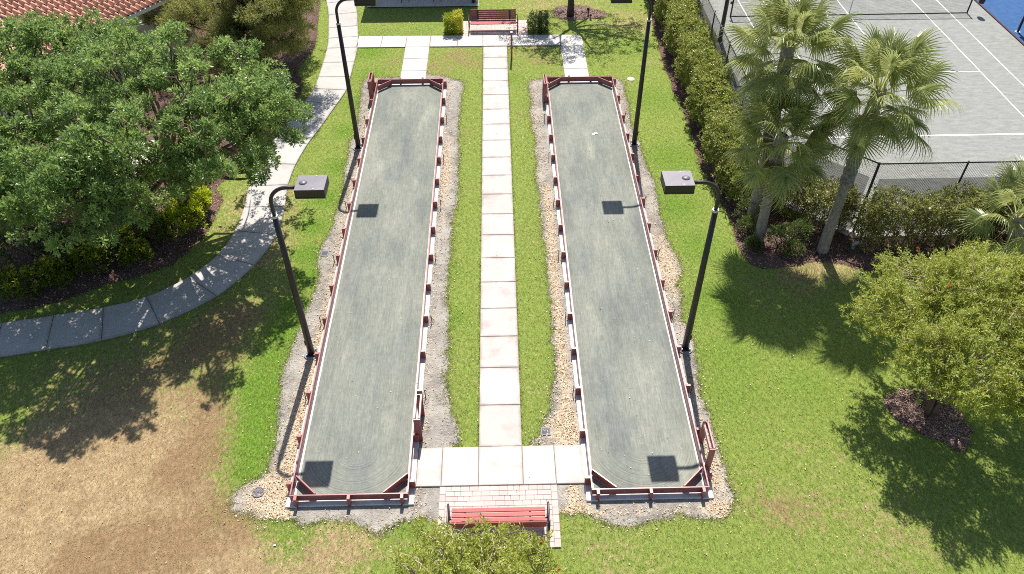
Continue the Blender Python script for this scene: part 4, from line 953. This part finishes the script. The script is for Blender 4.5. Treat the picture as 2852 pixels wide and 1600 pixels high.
gl = [((-14.9, 21.2, .6), (1.1, .9, .75), 'dark green shrub behind the middle of the left bed'), ((-16.6, 21.2, .6), (1.2, 1.1, .8), 'dark green shrub at the left edge under the tree'), ((-12.0, 25.0, .4), (.7, .9, .5), 'dark green shrub under the large tree near the walk'), ((-13.6, 22.9, .6), (1.2, 1.0, .8), 'dark green shrub deep in the left bed'),
      ((-9.75, 31.4, .35), (.45, .6, .35), 'low purple green shrub where the walk straightens'), ((-10.2, 28.6, .4), (.6, .7, .5), 'dark shrub beside the shaded part of the walk')]
for c, r, lab in gl: bush('green_shrub', lab, c, r, 3400, .12, .045, M_GRN, 'green shrubs in the left bed', .2)

# --- clipped hedge blocks by the far bench
def hedge(name, label, boxes, nleaf, leaf_len, leaf_w, mat, group=None, shell=.28, gap_low=0., rough=.07, cat='hedge', young=.5, stems=True, stemmat=None):
    root = empty(name, (boxes[0][0][0], boxes[0][0][1], 0)); tag(root, label, cat, group); o = np.array([boxes[0][0][0], boxes[0][0][1], 0])
    B, Dd, Y = [], [], []; vol = [b[1][0] * b[1][1] + (b[1][0] + b[1][1]) * b[1][2] for b in boxes]; st = MB()
    for (c, s), v_ in zip(boxes, vol):
        n = int(nleaf * v_ / sum(vol)); nc = max(4, n // 14)
        p = rng.uniform(-1, 1, (nc, 3)); ax = rng.random(nc)
        sx, sy, sz = s[0] / 2, s[1] / 2, s[2] / 2
        A = np.array([sy * sz * 2, sx * sz * 2, sx * sy]); A = A / A.sum()
        k = np.searchsorted(np.cumsum(A), ax)
        nor = np.zeros((nc, 3)); sg = np.where(rng.random(nc) < .5, -1, 1); sg = np.where(k == 2, 1, sg)
        dep = rng.random(nc) ** 1.6 * shell
        pos = p * np.array([sx, sy, sz])
        for a_, h_ in ((0, sx), (1, sy), (2, sz)):
            q = k == a_; pos[q, a_] = sg[q] * (h_ - dep[q]); nor[q, a_] = sg[q]
        bumpv = np.sin(pos[:, 0] * 2.3 + c[0]) * np.cos(pos[:, 1] * 1.9 + c[1]) * rough * 1.5
        pos += nor * (bumpv + rng.normal(0, rough, nc))[:, None]
        pos += np.array(c)
        if gap_low: 
            keep = rng.random(nc) < np.clip((pos[:, 2] - .1) / gap_low, .12, 1); pos, nor = pos[keep], nor[keep]
        pos[:, 2] = np.maximum(pos[:, 2], .05)
        i_ = np.repeat(np.arange(len(pos)), 14); axv = unit(nor + np.array([0, 0, .5]))[i_]
        dd = unit(rdir(len(i_)) + axv * .7); B.append(pos[i_] + dd * rng.uniform(0, .09, len(i_))[:, None] - o); Dd.append(dd)
        Y.append(np.clip(rng.random(len(pos))[i_] * .7 + young * np.maximum(axv[:, 2], 0) * .6 - .1 + rng.normal(0, .08, len(i_)), 0, 1))
        if stems:
            for x in np.arange(c[0] - sx + .15, c[0] + sx, .45):
                for y in np.arange(c[1] - sy + .15, c[1] + sy, .45):
                    for q in range(2):
                        st.tube([(x + random.gauss(0, .1) - o[0], y + random.gauss(0, .1) - o[1], 0), (x + random.gauss(0, .18) - o[0], y + random.gauss(0, .18) - o[1], c[2] + sz * .55)], [.018, .008], 4)
    link('foliage', leaves_mesh(name, np.concatenate(B), np.concatenate(Dd), leaf_len * rng.uniform(.7, 1.25, sum(map(len, B))), leaf_w, clv=np.concatenate(Y)), mat, root)
    if stems: st.build('stems', stemmat or M_BARK, root)['kind'] = 'stuff'
    return root
hedge('clipped_hedge', 'taller bright yellow clipped hedge block left of the far bench', [((-2.02, 38.55, .5), (.42, .75, 1.0))], 4200, .06, .03, M_RLEAF, 'clipped hedge blocks by the far bench', .2, rough=.02)
hedge('clipped_hedge', 'lower green clipped hedge block at the left end of the pair', [((-2.45, 38.55, .44), (.42, .75, .88))], 4200, .06, .03, M_YEL, 'clipped hedge blocks by the far bench', .2, rough=.02)
hedge('clipped_hedge', 'patchy clipped hedge block just right of the far bench', [((1.92, 38.5, .42), (.4, .75, .84))], 2200, .07, .035, M_GRN, 'clipped hedge blocks by the far bench', .25, rough=.07)
hedge('clipped_hedge', 'dense clipped hedge block right of the patchy one', [((2.4, 38.5, .46), (.4, .75, .92))], 4200, .06, .03, M_GRN, 'clipped hedge blocks by the far bench', .2, rough=.02)
# --- long hedges at the tennis court
hedge('long_hedge', 'long leafy hedge between the lawn and the tennis court', [((9.15, 40.3, 1.2), (1.3, 7.0, 1.5)), ((9.15, 33.4, 1.25), (1.35, 7.0, 1.56)), ((9.1, 27.3, 1.15), (1.3, 5.6, 1.46)), ((9.05, 23.9, .9), (.9, 1.4, 1.0))], 115000, .085, .044, M_HEDGE3, None, .35, rough=.12)
hedge('fence_hedge', 'thin legged hedge along the near tennis fence', [((10.6, 23.2, .8), (1.6, 1.0, 1.6)), ((11.9, 22.0, .9), (1.5, .9, 1.75)), ((14.8, 21.0, 1.05), (4.2, .95, 2.05)), ((19.0, 21.0, 1.08), (4.4, 1.0, 2.1))], 82000, .085, .044, M_HEDGE2, None, .45, gap_low=.6, rough=.13, young=.45)
# --- shrubs under the palms
for c, r, lab in [((9.15, 22.55, .55), (.55, .6, .55), 'feathery grey green shrub left of the palms'), ((9.9, 21.0, .4), (.5, .45, .4), 'low green shrub between the two palm trunks'), ((10.6, 21.2, .45), (.6, .5, .45), 'low brownish shrub at the leaning palm base'), ((8.95, 20.9, .2), (.25, .25, .2), 'tiny green plant at the front of the palm bed'), ((10.3, 20.6, .25), (.35, .3, .25), 'small low shrub at the palm bed edge'), ((9.0, 21.75, .35), (.35, .4, .35), 'small shrub at the corner of the palm bed')]:
    bush('palm_bed_shrub', lab, c, r, 1500, .10, .022, M_GRN, 'shrubs under the palms', .3)

# ---------------------------------------------------------------- palms
def frond_mesh(seed):
    rs = np.random.default_rng(seed); V, F, LV, CL = [], [], [], []
    def strip(pts, ws, upv, lv_, cl_, fold=.0):
        m0 = len(V)
        for i, (p, w) in enumerate(zip(pts, ws)):
            d = pts[min(i + 1, len(pts) - 1)] - pts[max(i - 1, 0)]; s_ = np.cross(d, upv); s_ = s_ / (np.linalg.norm(s_) + 1e-9); n_ = np.cross(s_, d); n_ = n_ / (np.linalg.norm(n_) + 1e-9)
            V.extend([p - s_ * w / 2 + n_ * fold * w, p, p + s_ * w / 2 + n_ * fold * w]); LV.extend([lv_] * 3); CL.extend([cl_] * 3)
        for i in range(len(pts) - 1):
            a = m0 + i * 3; F.extend([(a, a + 1, a + 4, a + 3), (a + 1, a + 2, a + 5, a + 4)])
    # petiole along +x, arching
    L = rs.uniform(.75, 1.0); pet = [np.array([L * t, 0, .10 * math.sin(t * 1.6) - .05 * t * t]) for t in np.linspace(0, 1, 5)]
    strip(pet, [.05, .035, .03, .028, .026], np.array([0, 0, 1.]), .9, .95, .3)
    hub = pet[-1]; N = 40; cl0 = rs.uniform(.1, .7)
    for k in range(N):
        a = (k / (N - 1) - .5) * 2 * 2.35
        h = hub + np.array([.28 * max(0, math.cos(a * .5)) * (1 - abs(a) / 3), 0, -.03])
        R_ = rs.uniform(.62, .82) * (1 - .22 * (abs(a) / 2.35) ** 2)
        dirv = np.array([math.cos(a), math.sin(a), .12 * math.cos(2 * a)])
        pts = []
        for t in (0, .3, .58, .8, 1.0):
            sag = -(.12 * t ** 2 + .34 * t ** 4 * rs.uniform(.6, 1.3))
            pts.append(h + dirv * R_ * t * (1 - .1 * t * t) + np.array([0, 0, sag * R_ - .10 * abs(math.sin(a)) * t]))
        strip(pts, [.012, .042, .032, .018, .003], np.array([0, 0, 1.]) + .2 * dirv, rs.random(), min(1, max(0, cl0 + rs.normal(0, .15))), .28)
    m = bpy.data.meshes.new('frond'); m.from_pydata([tuple(v) for v in V], [], F); m.update()
    fattr(m, 'lv', LV); fattr(m, 'cl', CL); m.materials.append(M_PALM)
    return m
FR = [frond_mesh(i) for i in range(7)]
FRD = [frond_mesh(20 + i) for i in range(2)]
for m in FRD: m.materials[0] = M_PALMDEAD
def palm(base, top, r, nf, label, scale=1.0, boots=(.45, 1.0), skirt=True):
    root = empty('sabal_palm', base); tag(root, label, 'palm', 'palms by the tennis court')
    b = Vector((0, 0, 0)); t_ = Vector(top) - Vector(base); H = t_.z
    # trunk with a criss-cross of old leaf bases
    n, k = 22, int(H / .06); V, F = [], []
    for i in range(k + 1):
        f = i / k; z = f * H; c = Vector((t_.x * f ** 1.4, t_.y * f ** 1.4, z)); rad = r * (1.15 - .25 * min(1, f * 3) + .12 * max(0, f - .7))
        for j in range(n):
            a = 2 * math.pi * j / n
            amp = .014 + (.055 if boots[0] < f < boots[1] else 0)
            w = (((a / (2 * math.pi) * 6 + z * 3.4) % 1) < .5) != (((a / (2 * math.pi) * 6 - z * 3.4) % 1) < .5)
            rr = rad + amp * (1 if w else 0) + random.gauss(0, .003)
            V.append((c.x + rr * math.cos(a), c.y + rr * math.sin(a), z))
    for i in range(k):
        for j in range(n): F.append((i * n + j, i * n + (j + 1) % n, (i + 1) * n + (j + 1) % n, (i + 1) * n + j))
    m = bpy.data.meshes.new('trunk'); m.from_pydata(V, [], F); link('trunk', m, M_PALMT, root)
    for k in range(nf):
        f = (k + .5) / nf
        el = R(84 - 130 * f ** 1.05 + random.gauss(0, 7)); az = k * 2.39996 + random.gauss(0, .15)
        o = link('frond', FR[k % len(FR)], None, root); s = scale * random.uniform(.88, 1.12) * (1.0 if f > .12 else .85)
        o.scale = (s, s, s)
        o.location = (t_.x + math.cos(az) * .08, t_.y + math.sin(az) * .08, H - .05 - .35 * f)
        o.rotation_mode = 'XYZ'
        o.rotation_euler = (Matrix.Rotation(az, 4, 'Z') @ Matrix.Rotation(-el, 4, 'Y') @ Matrix.Rotation(random.gauss(0, .35), 4, 'X')).to_euler()
    for k in range(5 if skirt else 0):
        az = random.uniform(0, 6.28); o = link('dead_frond', FRD[k % 2], None, root); s = scale * random.uniform(.7, .95); o.scale = (s, s * .6, s)
        o.location = (t_.x * .97, t_.y * .97, H - .45); o.rotation_euler = (Matrix.Rotation(az, 4, 'Z') @ Matrix.Rotation(R(random.uniform(58, 78)), 4, 'Y')).to_euler()
    return root
palm((9.3, 21.4, 0), (9.15, 21.45, 4.4), .17, 38, 'shortest of the three palms, trunk nearest the long hedge', 1.1)
palm((11.42, 20.75, 0), (11.75, 21.3, 6.1), .17, 44, 'leaning palm with crown over the tennis baseline', 1.16)
palm((9.25, 22.4, 0), (9.15, 22.75, 6.85), .16, 42, 'tallest palm rising behind the other two by the hedge', 1.14)
palm((17.5, 19.75, 0), (17.2, 20.0, 2.1), .2, 26, 'low palm at the right edge beside the fence hedge', 1.15)
# old boots heaped at its foot
bt = MB()
for k in range(16):
    a = random.uniform(2.2, 5.2); rr = random.uniform(.25, .9); x, y = 17.5 + math.cos(a) * rr, 19.6 + math.sin(a) * rr * .6
    d = random.uniform(0, 3.14); bt.tube([(x - .22 * math.cos(d), y - .22 * math.sin(d), .06 + random.random() * .15), (x, y, .10 + random.random() * .15), (x + .25 * math.cos(d), y + .25 * math.sin(d), .05 + random.random() * .1)], [.05, .07, .03], 6)
o = bt.build('palm_boot_heap', M_PALMT); tag(o, 'heap of dead grey palm boots under the low palm', 'palm debris')

# ---------------------------------------------------------------- bottlebrush
def bottlebrush(base, dome_c, dome_r, nspray, nflower, label, trunk_h=1.5, nl=30):
    root = empty('bottlebrush_tree', base); tag(root, label, 'tree', 'flowering bottlebrush trees'); B0 = np.array(base)
    c = np.array(dome_c) - B0
    tr = MB(); forks = []
    for k in range(4):
        a = k * 1.6 + .4; e = (math.cos(a) * .55, math.sin(a) * .5, trunk_h); forks.append(e)
        tr.tube([(math.cos(a) * .06, math.sin(a) * .06, -.05), (math.cos(a) * .18, math.sin(a) * .16, trunk_h * .5), e], [.10, .075, .055], 8)
    tr.build('trunk', M_BARK, root)
    d = rdir(nspray); d[:, 2] = np.abs(d[:, 2]) * 1.1 - .14; d = unit(d)
    lump = 1 + .13 * np.sin(d[:, 0] * 5 + 1) * np.cos(d[:, 1] * 4) + .1 * np.sin(d[:, 0] * 9 - d[:, 1] * 7)
    rad = (rng.random(nspray) ** .45) * .72 + .34
    sp = c + d * np.array(dome_r) * (rad * lump)[:, None]
    ncl = max(40, nspray // 15); cen = sp[:ncl]; own = rng.integers(0, ncl, nspray)
    sp = np.where((rng.random(nspray) < .8)[:, None], cen[own] + rng.normal(0, .17, (nspray, 3)) + d * .05, sp)
    tw = MB(); pick = rng.choice(nspray, min(nspray, 420), replace=False)
    big = [sp[i] * .75 + c * .25 for i in pick[:26]]
    for q in big:
        f_ = forks[int(np.argmin([np.linalg.norm(np.array(e) - q) for e in forks]))]
        branches(tw, f_, [tuple(q)], .05, .3, 6)
    for i in pick:
        q = big[int(np.argmin([np.linalg.norm(b - sp[i]) for b in big]))]
        end = sp[i] + d[i] * .22
        mid = (q + sp[i]) / 2 + np.array([0, 0, .12]) + rng.normal(0, .1, 3)
        tw.tube([tuple(q), tuple(mid), tuple(sp[i]), tuple(end)], [.014, .011, .008, .004], 4)
    tw.build('twigs', M_TWIG, root)
    i_ = np.repeat(np.arange(nspray), nl); ax = unit(d + rng.normal(0, .35, d.shape) + np.array([0, 0, .35]))
    along = rng.uniform(-.22, .16, len(i_)); axi = ax[i_]
    dd = unit(rdir(len(i_)) + axi * .8); bp_ = sp[i_] + axi * along[:, None] + rng.normal(0, .02, (len(i_), 3))
    y = np.clip(rng.random(nspray)[i_] * .75 + along * .8, 0, 1)
    link('crown', leaves_mesh('bottlebrush_leaves', bp_, dd, .10 * rng.uniform(.7, 1.3, len(i_)), .024, clv=y, fold=.1), M_BBL, root)
    fm = MB()
    for k in range(26):
        z = k / 26 * .12; a = k * 2.4
        fm.tube([(0, 0, z), (math.cos(a) * .042, math.sin(a) * .042, z + .012)], .006, 3)
    fm.tube([(0, 0, -.02), (0, 0, .12)], .012, 5); fmesh = fm.mesh('flower'); fmesh.materials.append(M_FLOWER)
    top = [i for i in range(nspray) if rad[i] > .9 and d[i][2] > -.05]
    for i in rng.choice(top, nflower, replace=False):
        o = link('flower', fmesh, None, root); o.location = tuple(sp[i] + d[i] * .10); o.rotation_euler = Vector(d[i] + np.array([0, 0, .4])).to_track_quat('Z', 'Y').to_euler()
    return root
bottlebrush((12.25, 13.55, 0), (13.0, 14.15, 2.85), (2.85, 2.7, 1.5), 4200, 20, 'wide flowering bottlebrush tree in a mulch ring on right lawn', 1.5)
bottlebrush((-.6, 6.7, 0), (-.60, 6.8, 2.4), (1.85, 1.8, 1.35), 1700, 20, 'flowering bottlebrush bush in front of the near bench', 1.2)

# ---------------------------------------------------------------- litter on the beds, tufts along the edges
def flakes(name, pts, size, mat, label, z=.012):
    n = len(pts); th = rng.uniform(0, 6.28, n); tl = rng.normal(0, .35, n); s = size * rng.uniform(.5, 1.4, n)
    d = np.stack([np.cos(th), np.sin(th), tl], 1); base = np.stack([pts[:, 0], pts[:, 1], np.full(n, z) + rng.uniform(0, .015, n)], 1)
    m = leaves_mesh(name, base, d, s, s * .6, fold=.2); o = link(name, m, mat); o['kind'] = 'stuff'; o['label'] = label; o['category'] = 'litter'; return o
def m_flake(name, a, b, c):
    t = NT(name); t.col(t.ramp(t.attr('lv'), [(0, a), (.5, b), (1, c)])); t.rough(.85); t.spec(.15); return t.m
M_CHIP = m_flake('wood_chip', (.30, .19, .11), (.56, .42, .26), (.74, .63, .47))
M_LITTER = m_flake('leaf_litter', (.11, .06, .05), (.30, .19, .15), (.50, .36, .29))
def scatter(poly, n, dens=None, excl=None):
    poly = np.asarray(poly); lo, hi = poly.min(0), poly.max(0); p = rng.uniform(lo, hi, (n, 2)); k = inside(poly, p[:, 0], p[:, 1])
    p = p[k]
    if dens is not None: p = p[rng.random(len(p)) < dens(p[:, 0], p[:, 1])]
    if excl: 
        for x0, x1, y0, y1 in excl: p = p[~((p[:, 0] > x0) & (p[:, 0] < x1) & (p[:, 1] > y0) & (p[:, 1] < y1))]
    return p
def fringe(pts, dens, out, w):
    P = np.asarray(pts, float); Q = np.roll(P, -1, 0); seg = Q - P; L = np.linalg.norm(seg, axis=1); n = np.maximum(1, (L * dens).astype(int)); i_ = np.repeat(np.arange(len(P)), n)
    t_ = rng.random(len(i_))[:, None]; p = P[i_] + seg[i_] * t_; nn = np.stack([seg[i_][:, 1], -seg[i_][:, 0]], 1); nn /= np.linalg.norm(nn, axis=1, keepdims=True) + 1e-9
    return p + nn * (rng.normal(out, w, len(i_)))[:, None]
ex = [(-5.66, -2.46, 11.0, 33.1), (2.2, 5.4, 11.0, 33.1), (-1.8, 1.45, 9.5, 11.45), (-2.4, 2.2, 11.4, 12.7)]
cA = scatter(ptsL, 90000, lambda x, y: np.clip(chipL(x, y), .12, 1) ** 1.6, ex); cB = scatter(ptsR, 90000, lambda x, y: np.clip(chipR(x, y), .12, 1) ** 1.6, ex)
cC = np.concatenate([fringe(ptsL, 14, .05, .16), fringe(ptsR, 14, .05, .16)])
flakes('wood_chips', np.concatenate([cA, cB, cC]), .05, M_CHIP, 'tan wood chips strewn over the gravel beds')
mA = scatter(ptsML, 60000, lambda x, y: np.clip((32 - y) / 8, .1, 1)); mB = scatter(ptsMR, 60000, lambda x, y: np.where(y < 24, 1, .1)); mC = scatter(ptsR1, 2500); mD = scatter(ptsR2, 5000)
flakes('mulch_chips', np.concatenate([mA, mB, mC, mD]), .06, M_LITTER, 'brown mulch chips in the planting beds')
# leaves dropped on lawn and courts
q = rng.uniform([-14, 9], [10, 42], (2600, 2)); flakes('fallen_leaves', q[~inside(ptsL, q[:, 0], q[:, 1])], .045, M_CHIP, 'scattered fallen leaves on the grass', .03)
q = np.concatenate([rng.uniform([-5.4, 11.3], [-2.7, 32.7], (90, 2)), rng.uniform([2.45, 11.3], [5.15, 32.7], (170, 2))]); flakes('court_leaves', q, .04, M_CHIP, 'tiny pale leaves fallen on the bocce courts', .068)

# grass tufts: denser fringe along every bed and walk edge, runners creeping over the left court's bed
def tufts(name, pts, h, mat, label, per=5, dryv=None, spread=.02):
    n = len(pts); i_ = np.repeat(np.arange(n), per); th = rng.uniform(0, 6.28, len(i_)); lean = rng.uniform(.25, 1.1, len(i_))
    d = np.stack([np.cos(th) * lean, np.sin(th) * lean, np.ones(len(i_))], 1)
    b = np.stack([pts[i_, 0], pts[i_, 1], np.zeros(len(i_))], 1); b[:, :2] += rng.normal(0, spread, (len(i_), 2))
    cl = np.clip((dryv[i_] if dryv is not None else .2) + rng.normal(0, .15, len(i_)), 0, 1)
    m = leaves_mesh(name, b, d, h * rng.uniform(.6, 1.3, len(i_)), .016, droop=.25, fold=.05, clv=cl); o = link(name, m, mat); o['kind'] = 'stuff'; o['label'] = label; o['category'] = 'grass'; return o
def dry_at(p):
    d = np.full(len(p), .03)
    for x, y, s, a, b in DRY: d += (a + b * .6) * np.exp(-((p[:, 0] - x) ** 2 + (p[:, 1] - y) ** 2) / (2 * s * s))
    for x, y, s, a in GREEN: d *= 1 - np.clip(a * np.exp(-((p[:, 0] - x) ** 2 + (p[:, 1] - y) ** 2) / (2 * s * s)), 0, .95)
    return np.clip(d * 1.1, 0, 1)
fr = np.concatenate([fringe(ptsL, 70, .0, .06), fringe(ptsR, 70, .0, .06), fringe(ptsL, 22, -.12, .10), fringe(ptsR, 22, -.12, .10), fringe(ptsL, 22, .12, .10), fringe(ptsR, 22, .12, .10), fringe(ptsML[:150], 35, 0, .04), fringe([(WL, 12.7), (WL, 36.7)], 28, -.01, .02), fringe([(WR_, 12.7), (WR_, 36.7)], 28, .01, .02), fringe(ol[:len(ol) // 2], 24, 0, .025), fringe(ol[len(ol) // 2:], 24, 0, .025), fringe([(-7, 36.85), (3, 36.8)], 24, .01, .02), fringe([(-7, 38.14), (-2.8, 38.1)], 24, -.02, .02), fringe(ptsMR, 25, 0, .04), fringe(ptsR1, 40, 0, .04), fringe(ptsR2, 45, 0, .04)])
ins = (fr[:, 0] > -1.78) & (fr[:, 0] < 1.42) & (fr[:, 1] > 9.4) & (fr[:, 1] < 12.7)
ins |= (fr[:, 0] > 8.3) & (fr[:, 1] > 24.5); ins |= (fr[:, 1] > 33.1) & (fr[:, 1] < 33.9) & (((fr[:, 0] > -4.65) & (fr[:, 0] < -3.4)) | ((fr[:, 0] > 3.15) & (fr[:, 0] < 4.36)))
fr = fr[~ins]
tufts('grass_fringe', fr, .04, M_BLADE, 'grass fringe growing over the bed edges', 4, dry_at(fr))
rn = []
for k in range(26):
    y = random.uniform(14, 24.5); x = -1.55 - random.uniform(0, .05)
    L_ = random.uniform(.15, .5)
    for s_ in np.linspace(0, 1, 14): rn.append((x - L_ * s_, y + random.gauss(0, .025) + .05 * math.sin(s_ * 5)))
tufts('grass_runners', np.array(rn), .04, M_BLADE, "grass runners creeping onto left court's gravel bed", 3, np.full(len(rn), .45), .02)
# blades over the whole lawn in view
def lawn_pts(n):
    p = np.stack([rng.uniform(-17, 18, n), rng.uniform(7.5, 43, n)], 1)
    hw = (p[:, 1] + 9) * .72; keep = np.abs(p[:, 0]) < hw
    for poly in (ptsL, ptsR, ptsML, ptsMR, ptsR1, ptsR2, ol): keep &= ~inside(poly, p[:, 0], p[:, 1])
    x, y = p[:, 0], p[:, 1]
    for x0, x1, y0, y1 in ((WL, WR_, 12.6, 38.2), (-7.2, 4.4, 36.7, 38.15), (-4.65, -3.39, 33, 37), (3.14, 4.38, 33, 37), (-1.76, 1.4, 9.58, 11.45), (-1.8, 1.65, 38, 39.8), (-7.15, -.95, 41.55, 48), (-2.4, 2.2, 11.4, 12.7), (-2.75, 2.65, 38, 39)):
        keep &= ~((x > x0) & (x < x1) & (y > y0) & (y < y1))
    return p[keep]
lp = lawn_pts(170000)
tufts('lawn_blades', lp, .035, M_BLADE, 'short grass blades of the lawn', 3, dry_at(lp), .03)
